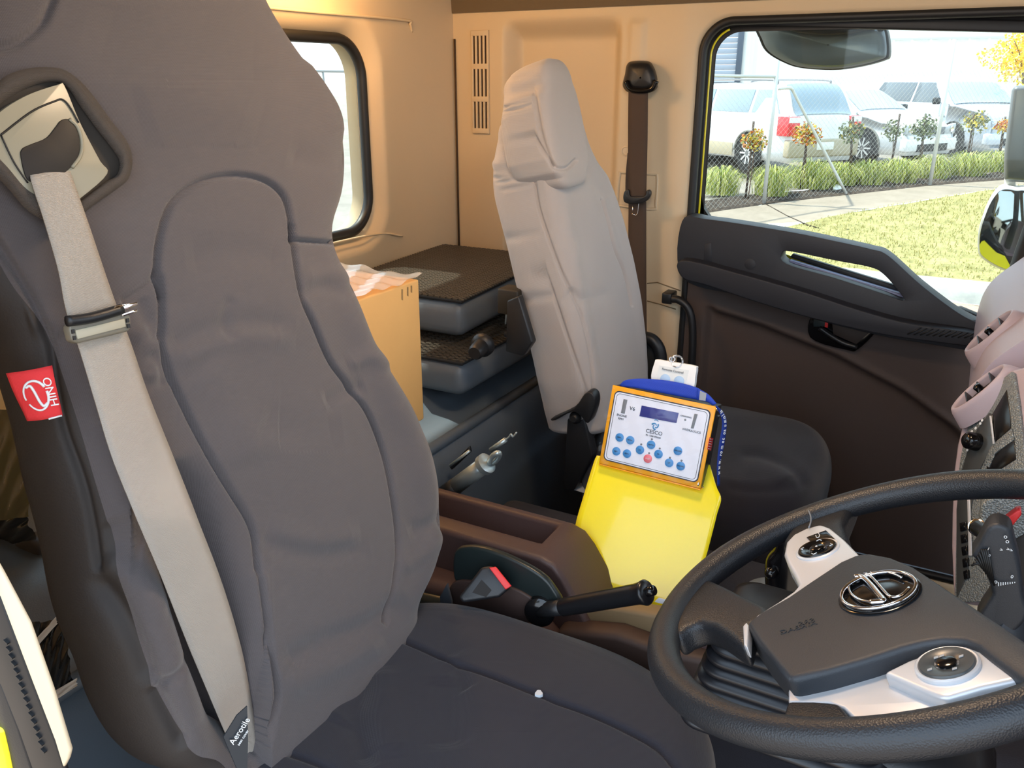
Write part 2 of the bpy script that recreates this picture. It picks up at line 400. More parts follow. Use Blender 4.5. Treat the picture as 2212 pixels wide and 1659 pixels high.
low = sstep(0.012, -0.012, Zc-zl)*sstep(ln[0, 0]-0.01, ln[0, 0]+0.015, X); Yc = YP+0.028+0.016*low-0.012*np.exp(-((Zc-zl)/0.012)**2)*sstep(ln[0, 0], ln[0, 0]+0.03, X)
gridobj('door_card', np.stack([X, Yc, Zc], -1), M['brown_door'], dr)
# charcoal upper trim (below the window), with the bar bridging the dip in the glass line
up_out = [(1473, 478), (1530, 474), (1700, 500), (1800, 520), (1880, 538), (1918, 552), (1990, 616), (2070, 676), (2150, 722), (2150, 762), (2000, 742),
          (1900, 725), (1760, 690), (1600, 640), (1475, 600)]
hole = [(1690, 545), (1712, 544), (1800, 562), (1878, 577), (1908, 592), (1940, 628), (1952, 650), (1900, 632), (1800, 600), (1698, 570)]
def ring_slab(name, out, inn, Y0, th, m, parent, bevel=0.004):
    """plate with a hole: front face triangulated by bmesh"""
    import bmesh
    bm = bmesh.new(); A = [oy(p, Y0) for p in out]; B = [oy(p, Y0) for p in inn]
    va_ = [bm.verts.new(tuple(p)) for p in A]; vb_ = [bm.verts.new(tuple(p)) for p in B]
    ed = [bm.edges.new((va_[i], va_[(i+1) % len(va_)])) for i in range(len(va_))]+[bm.edges.new((vb_[i], vb_[(i+1) % len(vb_)])) for i in range(len(vb_))]
    r = bmesh.ops.triangle_fill(bm, edges=ed, use_beauty=True)
    ge = bmesh.ops.extrude_face_region(bm, geom=bm.faces[:])
    bmesh.ops.translate(bm, verts=[v for v in ge['geom'] if isinstance(v, bmesh.types.BMVert)], vec=(0, th, 0))
    bmesh.ops.recalc_face_normals(bm, faces=bm.faces)
    me = bpy.data.meshes.new(name); bm.to_mesh(me); bm.free(); me.materials.append(m)
    o = bpy.data.objects.new(name, me); link(o, parent); return finish(o, bevel, 3)
so = smooth_path(np.array(up_out), 90, True); si = smooth_path(np.array(hole), 50, True)
ring_slab('upper_trim', [tuple(p) for p in so], [tuple(p) for p in si], YP-0.035, 0.06, M['navy'], dr, 0.009)
# lower roll / arm rest
ar = [(1473, 562), (1600, 592), (1740, 632), (1850, 668), (1960, 698), (2110, 722), (2110, 748), (2000, 737), (1900, 722), (1760, 690), (1640, 655), (1530, 618), (1473, 600)]
slab('armrest', [oy(tuple(p), YP-0.075) for p in smooth_path(np.array(ar), 60, True)], (0, 0.08, 0), mat('armrest_black', (34, 36, 44), 0.55, bump=('noise', 600, 0.1)), dr, 0.016, 4)
gk = [(2010, 712), (2110, 722), (2122, 744), (2040, 740)]
for k in range(12):
    t = k/11; a = oy((1960+150*t, 722+10*t), YP-0.0765); b = oy((1990+140*t, 708+14*t), YP-0.0765)
    tube('grip_rib', [a, b], 0.0016, M['black'], dr, 6)
# bright sill strip seen through the grab-bar opening
slab('sill_strip', [oy(p, YP+0.0) for p in ((1700, 573), (1706, 562), (1950, 636), (1955, 648), (1900, 634))], (0, 0.02, 0), mat('sill_blue_grey', (120, 128, 165), 0.35), dr, 0.002)
slab('glass_seal', [oy(p, YP+0.03) for p in ((1706, 556), (1712, 548), (1952, 622), (1954, 640))], (0, 0.015, 0), M['rubber'], dr, 0.002)
slab('trim_disc', [oy((1620+12*math.cos(a), 571+12*math.sin(a)), YP-0.0355) for a in np.linspace(0, 6.28, 20, endpoint=False)], (0, 0.002, 0), M['navy'], dr, 0.0006)
slab('end_cup', [oy(p, YP-0.036) for p in ((1522, 528), (1536, 524), (1538, 566), (1520, 562))], (0, 0.003, 0), M['navy'], dr, 0.001)
# inner handle
slab('handle_recess', [oy(tuple(p), YP+0.012) for p in smooth_path(np.array([(1752, 684), (1790, 682), (1890, 706), (1888, 722), (1852, 756), (1830, 757), (1752, 732)]), 30, True)], (0, 0.03, 0), M['blackgloss'], dr, 0.003)
slab('recess_floor', [oy(p, YP+0.0115) for p in ((1797, 697), (1880, 716), (1850, 744), (1800, 722))], (0, 0.002, 0), mat('recess_brown', (58, 47, 42), 0.6), dr, 0.0008)
slab('lock_button', [oy(p, YP+0.006) for p in ((1757, 686), (1788, 688), (1788, 706), (1757, 706))], (0, 0.006, 0), mat('lock_grey', (38, 48, 50), 0.4), dr, 0.001)
slab('lock_marker', [oy(p, YP+0.005) for p in ((1783, 689), (1789, 690), (1788, 708), (1781, 707))], (0, 0.006, 0), M['red'], dr, 0.0005)
tube('pull_lever', [oy(p, YP+0.004) for p in ((1770, 708), (1790, 722), (1820, 740), (1852, 750))], 0.006, M['black'], dr, 10, n=14)
# window frame and glass of the door
slab('window_frame', [oy(p, YW+0.045) for p in ((1510, 478), (1512, 300), (1519, 130), (1527, 84), (1550, 64), (1606, 56), (2250, 71), (2250, 44), (1560, 28), (1524, 40), (1496, 80), (1488, 200), (1484, 478))][::-1], (0, 0.03, 0), M['rubber'], dr, 0.004)
slab('corner_fillet', [oy(tuple(p), YW+0.05) for p in ((1506, 478), (1508, 330), (1512, 400), (1520, 450), (1540, 480))], (0, 0.02, 0), M['rubber'], dr)
slab('corner_fillet', [oy(tuple(p), YW+0.05) for p in ((1516, 110), (1514, 46), (1620, 44), (1570, 56), (1544, 66), (1530, 85))], (0, 0.02, 0), M['rubber'], dr)
w2 = structure(thing('window_2', 'passenger door window glass', None, (dx0, YW+0.06, -0.4)))
slab('pane', [(dx0+0.02, YW+0.062, 0.16), (dx1-0.02, YW+0.062, 0.16), (dx1-0.02, YW+0.062, -0.56), (dx0+0.02, YW+0.062, -0.40)], (0, 0.004, 0), M['glass'], w2)
# front quarter seal of the glass line, beside the dash
slab('front_seal', [oy(p, YW+0.02) for p in ((2060, 668), (2075, 666), (2150, 697), (2150, 712))], (0, 0.03, 0), M['rubber'], dr, 0.003)
slab('door_outer_skin', [oy(p, YW+0.055) for p in ((1480, 480), (1700, 550), (1955, 640), (2150, 712), (2150, 900), (1480, 900))], (0, 0.006, 0), M['body'], dr)
# front pillar by the windscreen
structure(tube('trim_11', [(0.115, YW+0.0, -0.50), (0.135, YW+0.02, -0.30), (0.20, YW+0.01, 0.12), (0.26, YW-0.02, 0.32)], [0.03, 0.028, 0.035, 0.04], M['rubber'], None, 10, n=12), 'black front pillar between door and windscreen')
# header above the windscreen (out of view) so the cab is roofed to the front
structure(box('trim_12', (0.76, (YW+YD)/2, 0.29), (0.06, YW-YD, 0.12), M['ceil']), 'headliner edge above the windscreen')
# driver side: rear part of the door opening (seal, cream trim, painted edge)
def side_strip(name, outer, inner, Y, th, m, lab, bevel=0.004):
    return structure(slab(name, [oy(p, Y) for p in outer+inner[::-1]], (0, th, 0), m, None, bevel), lab)
YB = 0.24
structure(box('trim_18', (0.58, (YW+YD)/2, 0.25), (0.40, YW-YD, 0.10), M['ceil']), 'unseen overhead shelf added above the windscreen to block light')  # unseen, added to cut the light coming through the windscreen
structure(box('trim_19', (0.66, YD+0.05, -0.1), (0.16, 0.10, 0.9), M['ceil']), 'pillar between windscreen and driver door')
structure(box('wall_right', ((XR-0.60)/2, YB+0.03, (ZF+ZT)/2), (-0.60-XR, 0.03, ZT-ZF), M['wall']), 'beige side wall behind the driver door opening')
side_strip('trim_13', [(-60, 1130), (0, 1235), (60, 1348), (110, 1490), (150, 1622), (146, 1640)], [(-60, 1180), (0, 1290), (68, 1470), (118, 1600), (136, 1659), (140, 1652)], YB-0.002, 0.003, M['wall_smooth'], 'cream finishing strip along the rear edge of the driver door opening', 0.0012)
side_strip('trim_14', [(-60, 1190), (0, 1295), (66, 1470), (117, 1600), (150, 1700)], [(-60, 1400), (0, 1480), (40, 1580), (75, 1680), (90, 1720)], YB, 0.004, M['rubber'], 'black rubber weather strip of the driver door opening', 0.0015)
side_strip('trim_15', [(-60, 1390), (0, 1475), (38, 1575), (72, 1680), (80, 1720)], [(-60, 1560), (0, 1585), (15, 1640), (26, 1700), (40, 1740)], YB+0.005, 0.004, M['black'], 'dark grey sill seal of the driver door opening', 0.0015)
side_strip('trim_16', [(-60, 1550), (0, 1580), (13, 1635), (26, 1700), (40, 1740)], [(-60, 1700), (-40, 1700), (-20, 1700), (0, 1720), (10, 1740)], YB+0.002, 0.01, M['body'], 'yellow painted edge of the driver door opening', 0.003)
for k in range(16):
    t = k/15; a = oy((8+80*t, 1380+235*t), YB-0.001); b = oy((20+80*t, 1392+235*t), YB-0.001)
    if k == 0: vv = []
    ax = (b-a)/np.linalg.norm(b-a); vv.append((bv((a+b)/2, (ax, np.array([0, 1, 0.]), np.cross(ax, [0, 1, 0])), (0.004, 0.002, 0.0012)), BF))
ridg = merge('trim_17', vv, M['rubber'], None, kind='structure'); ridg['label'] = 'fine ribs of the weather strip'
# ================================================================ SEATS
def seat_back(name, y0, P0, lean, rows, mt, parent, nf=300, nr=320, grooves=(), wr=(), bol=None, scl=1.0, nexp=3.4, zshape=None, side_mat=None):
    """closed padded backrest; rows = (z, half width left(+Y), half width right(-Y), depth front, depth back, bolster height)"""
    l = math.radians(lean); S = np.array([-math.sin(l), 0, math.cos(l)]); N = np.array([math.cos(l), 0, math.sin(l)])
    rows = np.array(rows, float)
    z = rows[:, 0]; s = (z-P0[2])/math.cos(l)
    ss = np.linspace(s[0], s[-1], nr)
    # monotone-ish smooth interpolation of every column
    R = np.stack([np.interp(ss, s, rows[:, k]) for k in range(rows.shape[1])], 1)
    ker = np.hanning(max(5, nr//16)); ker /= ker.sum(); pad = len(ker)//2
    for k in range(1, R.shape[1]):
        e = np.concatenate([np.full(pad, R[0, k]), R[:, k], np.full(pad, R[-1, k])]); R[:, k] = np.convolve(e, ker, 'same')[pad:-pad]
    # close the ends with rounded caps
    capn = 26; smin, smax = ss[0], ss[-1]
    th = np.linspace(-math.pi/2, math.pi/2, 5000)
    # unit section resampled by arc length
    tt = np.linspace(0, math.pi, 4000); c = np.cos(tt); sn = np.sin(tt)
    ux = np.sign(c)*np.abs(c)**(2/nexp); uy = np.abs(sn)**(2/nexp)
    L = np.concatenate([[0], np.cumsum(np.hypot(np.diff(ux*0.24), np.diff(uy*0.07)))]); q = np.linspace(0, L[-1], nf)
    fx, fy = np.interp(q, L, ux), np.interp(q, L, uy)
    L2 = q[::6][::-1]; bx, by = np.interp(L2, L, ux)[1:-1], -np.interp(L2, L, uy)[1:-1]
    UX = np.concatenate([fx, bx]); UY = np.concatenate([fy, by]); front = UY >= 0
    G = []
    rowsall = [(ss[0]-0.03*(1-math.cos(a)) if False else ss[0], k) for a, k in ()]
    for i, sv in enumerate(ss):
        z_, hl, hr, df, db, bh = R[i]
        w = np.where(UX > 0, UX*hl, UX*hr)
        d = np.where(front, (UY-1)*df, -df+UY*db)
        e = np.abs(UX); b = bh*np.exp(-((e-0.80)/0.16)**2)
        d = d+np.where(front, b*np.clip(UY*1.5, 0, 1), 0)
        G.append(np.array([0, y0, 0])+np.outer(w, [0, 1, 0])+np.outer(np.full_like(w, sv), S)+np.outer(d, N)+np.array([P0[0], 0, P0[2]]))
    G = np.array(G)
    # round caps
    def cap(Gr, direction, rr):
        out = []; cen = Gr.mean(0); 
        for a in np.linspace(0, math.pi/2, 14)[1:]:
            k = math.cos(a)**0.6 if a < math.pi/2-1e-6 else 0.0
            out.append(cen+(Gr-cen)*max(k, 0.02)+S*direction*rr*math.sin(a))
        return out
    G = np.concatenate([np.array(cap(G[0], -1, 0.025))[::-1], G, np.array(cap(G[-1], 1, 0.045))])
    def normals(G):
        du = np.gradient(G, axis=0); dv = np.roll(G, -1, 1)-np.roll(G, 1, 1); n = np.cross(du, dv)
        return n/(np.linalg.norm(n, axis=2)[..., None]+1e-12)
    nn = normals(G); cen = G.mean(1)[:, None]; sg = np.sign(((G-cen)*nn).sum(2).mean()); nn *= sg
    # low, wide swells of loose cloth
    sw = 0
    for k in range(7):
        kv = RNG.normal(size=3)*np.array([14, 22, 20])*scl; ph = RNG.uniform(0, 6.28); sw = sw+np.sin(G@kv+ph)
    G = G+nn*(sw*0.0011)[..., None]
    pr = proj(G); dep = (G@FWD); vis = ((G*nn).sum(2) < 0)
    def dist(poly):
        P = smooth_path(np.array(poly, float), max(12, len(poly)*10)); D = np.full(G.shape[:2], 1e9)
        lo = P.min(0)-45; hi = P.max(0)+45
        mk = vis & (pr[..., 0] > lo[0]) & (pr[..., 0] < hi[0]) & (pr[..., 1] > lo[1]) & (pr[..., 1] < hi[1])
        q_ = pr[mk]; best = np.full(len(q_), 1e9); along = np.zeros(len(q_))
        for j in range(len(P)-1):
            a, b = P[j], P[j+1]; ab = b-a; t = np.clip(((q_-a)@ab)/(ab@ab+1e-9), 0, 1); dd = np.linalg.norm(q_-a-t[:, None]*ab, axis=1)
            u = dd < best; best[u] = dd[u]; along[u] = (j+t[u])/(len(P)-1)
        return mk, best, along
    off = np.zeros(G.shape[:2])
    for poly, wd, dp in list(grooves)+list(wr):
        mk, dd, al = dist(poly); mm = dd*dep[mk]/F
        fade = np.clip(np.minimum(al, 1-al)*8, 0, 1) if (poly, wd, dp) in wr else 1.0
        off[mk] += dp*np.exp(-(mm/wd)**2)*fade
    G = G+nn*off[..., None]
    ob = gridobj(name, G, mt, parent, closev=True)
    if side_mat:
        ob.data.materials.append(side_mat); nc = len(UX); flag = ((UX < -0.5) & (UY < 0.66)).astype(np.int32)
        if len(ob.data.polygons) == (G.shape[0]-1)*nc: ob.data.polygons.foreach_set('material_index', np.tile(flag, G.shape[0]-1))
    return ob
# ---- driver's seat
ds = thing('driver_seat', 'high-backed driver seat in a brownish grey canvas cover with a red tab', 'seat', (-0.45, 0.645, -1.2))
PD = (-0.60, 0, -0.5)
rowsD = [(-0.70, .16, .20, .06, .06, .000), (-0.665, .175, .215, .07, .06, .004), (-0.638, .222, .238, .075, .06, .010), (-0.60, .250, .250, .08, .06, .016), (-0.542, .263, .262, .08, .06, .022), (-0.480, .260, .262, .08, .06, .024),
         (-0.427, .246, .258, .08, .06, .024), (-0.36, .214, .252, .08, .06, .022), (-0.296, .190, .250, .075, .06, .016), (-0.235, .174, .248, .07, .06, .010), (-0.187, .170, .250, .07, .06, .004), (-0.165, .178, .262, .07, .06, .000),
         (-0.13, .212, .27, .07, .06, .000), (-0.09, .232, .27, .07, .06, .000), (-0.036, .240, .262, .07, .06, .000), (0.0, .220, .245, .07, .06, .000), (0.034, .192, .225, .068, .06, .000), (0.087, .150, .195, .062, .055, .000),
         (0.15, .128, .165, .06, .05, .000), (0.22, .115, .14, .055, .045, .000), (0.25, .09, .11, .05, .04, .000)]
G1 = [([(350, 640), (340, 600), (345, 520), (372, 440), (430, 395), (500, 378), (570, 388), (612, 420), (628, 470), (632, 520)], .0028, -.0075),
      ([(632, 518), (690, 522), (768, 524)], .0028, -.008),
      ([(632, 490), (640, 560), (655, 640), (680, 700), (715, 780), (760, 840), (800, 900), (835, 1000), (856, 1120), (860, 1200), (850, 1290), (838, 1345)], .0028, -.0075),
      ([(348, 600), (352, 700), (352, 752), (385, 850), (440, 960), (500, 1060), (545, 1140), (560, 1230), (580, 1350), (600, 1480), (597, 1530), (572, 1640)], .0028, -.0075),
      ([(268, 650), (300, 632), (325, 612), (338, 588)], .003, -.004),
      ([(-20, 500), (30, 580), (75, 660), (108, 740), (120, 830), (140, 930), (175, 1030), (195, 1110), (212, 1225)], .004, -.006),
      ([(-10, 105), (40, 90), (90, 50), (118, -10)], .004, -.006)]
W1 = [([(355, 755), (440, 720), (520, 700), (640, 705)], .012, -.0035), ([(370, 780), (450, 745), (540, 725), (640, 730)], .012, .003),
      ([(560, 1165), (620, 1190), (700, 1200), (800, 1185)], .012, -.003), ([(580, 1140), (680, 1165), (780, 1150)], .014, .0025),
      ([(650, 640), (700, 620), (770, 640)], .010, -.0025), ([(655, 600), (720, 590), (765, 600)], .010, .002), ([(500, 640), (490, 690), (500, 740)], .007, -.002),
      ([(700, 870), (745, 850), (790, 835)], .010, -.003), ([(750, 790), (800, 770), (850, 790)], .010, .003), ([(880, 1150), (940, 1130), (975, 1090)], .010, -.003),
      ([(860, 1230), (920, 1190), (970, 1150)], .012, .003), ([(600, 1440), (700, 1390), (800, 1350), (880, 1290)], .014, -.005), ([(610, 1490), (720, 1440), (830, 1380)], .014, .003),
      ([(200, 1240), (260, 1320), (300, 1400), (330, 1480)], .010, -.006), ([(225, 1200), (300, 1260), (380, 1330)], .014, .004), ([(335, 1480), (380, 1470), (428, 1440)], .006, -.006),
      ([(330, 1480), (360, 1540), (400, 1620)], .008, -.006), ([(240, 1120), (270, 1180), (310, 1190)], .014, -.004), ([(170, 700), (220, 740), (300, 750)], .012, -.003),
      ([(60, 700), (100, 690), (140, 720)], .012, .003), ([(230, 900), (260, 1000), (300, 1060)], .014, .003), ([(640, 30), (700, 100), (760, 180)], .010, -.003),
      ([(660, 120), (720, 200), (760, 300)], .018, .003), ([(430, 790), (500, 880), (560, 1000)], .030, .003), ([(300, 640), (320, 690), (340, 740)], .008, -.003),
      ([(300, 700), (330, 760), (330, 830)], .010, .003), ([(320, 760), (345, 790), (360, 840)], .007, -.003), ([(400, 560), (500, 548), (620, 560)], .016, -.002), ([(180, 60), (400, 120), (600, 130)], .03, -.002),
      ([(300, 260), (420, 230), (560, 270)], .03, .002), ([(620, 330), (700, 350), (770, 340)], .014, -.002), ([(560, 1230), (570, 1300), (575, 1380)], .008, .003), ([(560, 900), (640, 930), (740, 920)], .02, -.002), ([(330, 1010), (370, 1110), (410, 1200), (450, 1300), (490, 1420), (520, 1530), (540, 1700)], .030, -.055)]
W1 = [(a, b, c*1.4) for a, b, c in W1]
seat_back('backrest', 0.645, PD, 12, rowsD, M['fabric'], ds, nf=420, nr=460, grooves=G1, wr=W1, side_mat=mat('seat_side_dark', (52, 47, 45), 0.7, bump=('noise', 500, 0.2)))  # near side of the backrest gets a darker brown
ln12 = math.radians(12); ND = np.array([math.cos(ln12), 0, math.sin(ln12)]); SD = np.array([-math.sin(ln12), 0, math.cos(ln12)])
def pd(px, off=0.0): return onp(px, np.array([PD[0], 0, PD[2]])+ND*off, ND)
# side skirt of the cover, hanging from the near bolster (flat side of the backrest)
def pillow(name, y0, x0, hx, hy, ztop, skirt, mt, parent, crown=0.02, rr=0.05, n=150, ex=3.2, grooves=(), wr=(), tilt=0.0, front_drop=0.0, scl=1.0):
    """seat cushion: superelliptic plan, crowned top, rolled edge, vertical skirt"""
    k = 0.80; rings = np.concatenate([np.linspace(0.0, k, int(n*0.62)), k+(1-k)*np.sin(np.linspace(0.03, math.pi/2, int(n*0.25)))])
    th = np.linspace(0, 2*np.pi, n*3, endpoint=False); c, s = np.cos(th), np.sin(th)
    ox_ = np.sign(c)*np.abs(c)**(2/ex); oy_ = np.sign(s)*np.abs(s)**(2/ex)
    G = []
    for r in rings:
        t = max(0, (r-k)/(1-k)); z = ztop+crown*(1-r*r)-rr*(1-math.sqrt(max(0, 1-t*t)))
        G.append(np.stack([x0+hx*r*ox_, y0+hy*r*oy_, np.full_like(c, z)], -1))
    for t in np.linspace(0.05, 1, 16):
        G.append(np.stack([x0+hx*(1-0.04*t)*ox_, y0+hy*(1-0.04*t)*oy_, np.full_like(c, ztop-rr-skirt*t)], -1))
    G = np.array(G); G[..., 2] += tilt*(G[..., 0]-x0)-front_drop*np.clip((G[..., 0]-x0)/hx, 0, 1)**3
    du = np.gradient(G, axis=0); dv = np.roll(G, -1, 1)-np.roll(G, 1, 1); nn = np.cross(du, dv); nn /= np.linalg.norm(nn, axis=2)[..., None]+1e-12
    nn[0] = [0, 0, 1]
    if nn[3, 0, 2] < 0: nn = -nn; nn[0] = [0, 0, 1]
    sw = 0
    for q in range(7): sw = sw+np.sin(G@(RNG.normal(size=3)*20*scl)+RNG.uniform(0, 6))
    G = G+nn*(sw*0.0010)[..., None]
    pr = proj(G); dep = G@FWD; vis = ((G*nn).sum(2) < 0); off = np.zeros(G.shape[:2])
    for lst, fd in ((grooves, 0), (wr, 1)):
        for poly, wd, dp in lst:
            P = smooth_path(np.array(poly, float), len(poly)*10); lo = P.min(0)-60; hi = P.max(0)+60
            mk = vis & (pr[..., 0] > lo[0]) & (pr[..., 0] < hi[0]) & (pr[..., 1] > lo[1]) & (pr[..., 1] < hi[1]); q_ = pr[mk]
            best = np.full(len(q_), 1e9); al = np.zeros(len(q_))
            for j in range(len(P)-1):
                a, b = P[j], P[j+1]; ab = b-a; t = np.clip(((q_-a)@ab)/(ab@ab+1e-9), 0, 1); dd = np.linalg.norm(q_-a-t[:, None]*ab, axis=1)
                u = dd < best; best[u] = dd[u]; al[u] = (j+t[u])/(len(P)-1)
            fade = np.clip(np.minimum(al, 1-al)*8, 0, 1) if fd else 1.0
            off[mk] += dp*np.exp(-(best*dep[mk]/F/wd)**2)*fade
    G = G+nn*off[..., None]
    return gridobj(name, G, mt, parent, closev=True)
G2 = [([(845, 1372), (900, 1395), (970, 1425), (1060, 1460), (1160, 1500), (1260, 1535), (1340, 1570), (1420, 1615), (1470, 1670)], .0028, -.006),
      ([(560, 1600), (620, 1625), (700, 1655), (760, 1690)], .0035, -.005)]
W2 = [([(770, 1440), (780, 1480), (765, 1540), (780, 1600), (800, 1660)], .014, -.006), ([(740, 1440), (740, 1500), (720, 1560)], .016, .004), ([(820, 1440), (830, 1520), (845, 1640)], .018, .003),
      ([(975, 1430), (1000, 1470), (1010, 1490)], .010, -.003), ([(960, 1460), (960, 1540), (970, 1620)], .02, -.003), ([(980, 1330), (970, 1380), (980, 1420)], .02, -.002), ([(1000, 1500), (1100, 1490), (1200, 1520)], .025, .002)]
pillow('seat_cushion', 0.645, -0.415, 0.272, 0.245, -0.705, 0.16, M['fabric_shade'], ds, crown=0.012, rr=0.05, n=170, grooves=G2, wr=W2)
box('seat_base', (-0.42, 0.645, -1.06), (0.36, 0.34, 0.40), M['black'], ds, 0.02)
# red sewn-in maker's tab
tabp = [(15, 806), (112, 789), (134, 898), (60, 910)]
Pt = [pd(p, 0.0) for p in tabp]
ytab = 0.36
tb = [oy(p, ytab) if False else onp(p, pd((112, 789), 0.012), np.array([0.75, -0.6, 0.1])) for p in tabp]
U, V = np.meshgrid(np.linspace(0, 1, 12), np.linspace(0, 1, 12)); A_, B_, C_, D_ = [np.array(t) for t in tb]
Gt = ((1-U)*(1-V))[..., None]*A_+(U*(1-V))[..., None]*B_+(U*V)[..., None]*C_+((1-U)*V)[..., None]*D_
nt_ = np.array([0.75, -0.6, 0.1]); nt_ /= np.linalg.norm(nt_)
Gt = Gt+nt_*(0.004*np.sin(U*3.0)+0.002*np.sin(V*5))[..., None]
t_ = gridobj('maker_tab', Gt, M['redcloth'], ds); sm_ = t_.modifiers.new('s', 'SOLIDIFY'); sm_.thickness = 0.0015; tag(t_, 'small red cloth tab with white emblem and lettering')
def tabpt(u, v, o=0.0022): return (1-u)*(1-v)*A_+u*(1-v)*B_+u*v*C_+(1-u)*v*D_+nt_*(0.004*math.sin(u*3)+0.002*math.sin(v*5)+o)
ex_t = (tabpt(.5, .2)-tabpt(.5, .8)); ey_t = tabpt(.2, .5)-tabpt(.8, .5)
text('HINO', tabpt(0.88, 0.47, 0.003), ex_t, ey_t, 0.0088, M['inkwhite'], t_, 'lettering', squeeze=1.15)
def emblem_curves(pt, m, parent, r=0.00045, name='emblem'):
    """ring emblem: two facing arcs joined by a slanted double stroke; pt(u, v) with u, v in -1..1"""
    a1 = [pt(math.cos(t), math.sin(t)) for t in np.radians(np.linspace(200, 30, 26))]
    a2 = [pt(math.cos(t), math.sin(t)) for t in np.radians(np.linspace(20, -150, 26))]
    b1 = [pt(-0.22, 0.95), pt(-0.10, 0.45), pt(0.0, 0.0), pt(0.12, -0.45), pt(0.26, -0.95)]
    return a1, a2, b1
E_ = lambda u, v: tabpt(0.50+0.29*u, 0.50-0.30*v)
a1 = [E_(math.cos(t), math.sin(t)) for t in np.radians(np.linspace(192, 30, 26))]
a2 = [E_(math.cos(t), math.sin(t)) for t in np.radians(np.linspace(12, -150, 26))]
tube('emblem', a1, np.linspace(.0007, .0012, 26), M['inkwhite'], t_, 6); tube('emblem', a2, np.linspace(.0012, .0007, 26), M['inkwhite'], t_, 6)
tube('emblem', smooth_path([E_(-.62, .62), E_(-.25, .72), E_(-.05, .35), E_(.12, -.4), E_(.35, -.75), E_(.75, -.60)], 22), .0011, M['inkwhite'], t_, 6)
tube('white_hem', [tabpt(0.62, 1.0), tabpt(1.0, 0.99)], .0008, M['inkwhite'], t_, 6)
# belt outlet in the shoulder: knit binding, plate and slot
OFB = 0.012
bind = [(-10, 190), (20, 160), (75, 146), (130, 148), (165, 168), (200, 205), (240, 260), (274, 305), (286, 345), (278, 385), (250, 410), (200, 445), (150, 485), (110, 482), (60, 455), (20, 410), (-20, 360), (-40, 280)]
inn = [(-10, 235), (30, 205), (80, 182), (125, 178), (150, 195), (175, 232), (210, 280), (245, 325), (258, 350), (252, 378), (225, 395), (178, 430), (150, 440), (110, 420), (60, 395), (20, 350), (-14, 310), (-26, 270)]
Bo, Bi = smooth_path(np.array(bind, float), 90, True), smooth_path(np.array(inn, float), 90, True)
gb = [[pd(tuple(p), 0.001) for p in Bo], [pd(tuple(p*0.72+q*0.28), 0.011) for p, q in zip(Bo, Bi)], [pd(tuple(p*0.3+q*0.7), 0.011) for p, q in zip(Bo, Bi)],
      [pd(tuple(q), 0.004) for q in Bi], [pd(tuple(q), -0.030) for q in Bi]]
tag(gridobj('cover_binding', np.array(gb), M['knit'], ds, closev=True), 'dark knitted binding around the belt opening')
rc = [pd(tuple(q), 0.0015) for q in Bi]
slab('recess_panel', rc, -ND*0.004, mat('recess_shadow_brown', (52, 47, 42), 0.8), ds)
plate = [(-12, 262), (5, 238), (60, 205), (125, 183), (140, 186), (172, 262), (215, 345), (232, 375), (178, 425), (150, 440), (100, 430), (40, 402), (12, 372), (-15, 330)]
slab('outlet_plate', [pd(tuple(p), 0.010) for p in smooth_path(np.array(plate, float), 60, True)], -ND*0.008, mat('outlet_plate_grey', (150, 144, 124), 0.35), ds, 0.004, 3)
tube('plate_joint', smooth_path([pd(p, 0.0105) for p in ((2, 292), (10, 285), (70, 240), (120, 218), (135, 215), (150, 230), (170, 265))], 30), 0.0008, M['rubber'], ds, 6)
tube('plate_joint', smooth_path([pd(p, 0.0105) for p in ((2, 292), (30, 350), (60, 395))], 10), 0.0008, M['rubber'], ds, 6)
slot = [(46, 340), (48, 322), (66, 312), (100, 298), (120, 275), (132, 260), (148, 257), (162, 270), (172, 300), (170, 335), (150, 365), (110, 392), (80, 394), (58, 385)]
slab('belt_slot', [pd(tuple(p), 0.0112) for p in smooth_path(np.array(slot, float), 50, True)], -ND*0.002, mat('slot_dark', (24, 18, 14), 0.6), ds, 0.0005)
tube('slot_lip', smooth_path([pd(p, 0.011) for p in ((150, 257), (168, 275), (177, 305), (174, 335), (156, 362))], 24), 0.0016, mat('outlet_plate_grey', (150, 144, 124), 0.35), ds, 8)
# care label between backrest and cushion
lp = [(483, 1592), (512, 1545), (534, 1525), (536, 1600), (534, 1668), (515, 1668)]
PL0 = pd((510, 1600), 0.02)
cl = slab('care_label', [onp(p, PL0, [0.8, -0.55, 0.2]) for p in lp], (-0.001, 0, 0), mat('label_dark', (34, 42, 50), 0.35), ds); tag(cl, 'dark sewn-in care label with white script')
q1, q2 = onp((503, 1600), PL0, [0.8, -0.55, 0.2]), onp((532, 1556), PL0, [0.8, -0.55, 0.2]); exl = q2-q1; eyl = np.cross(np.array([0.8, -0.55, 0.2]), exl)
text('Aerotile', onp((517, 1576), PL0, [0.8, -0.55, 0.2])+np.array([.002, -.0014, 0]), exl, eyl, 0.0085, M['inkwhite'], cl, 'lettering')
text('seat cover', onp((524, 1590), PL0, [0.8, -0.55, 0.2])+np.array([.002, -.0014, 0]), exl, eyl, 0.004, M['inkwhite'], cl, 'lettering')
# paper crumb and specks lying on the cushion
cr = tag(slab('paper_crumb', [oz((1164+8*math.cos(a)*(1+.25*math.sin(3*a)), 1496+6*math.sin(a)), -0.690) for a in np.linspace(0, 6.28, 12, endpoint=False)], (0, 0, -0.004), M['paper'], None), 'tiny white scrap of paper lying on the driver seat cushion seam', 'litter')
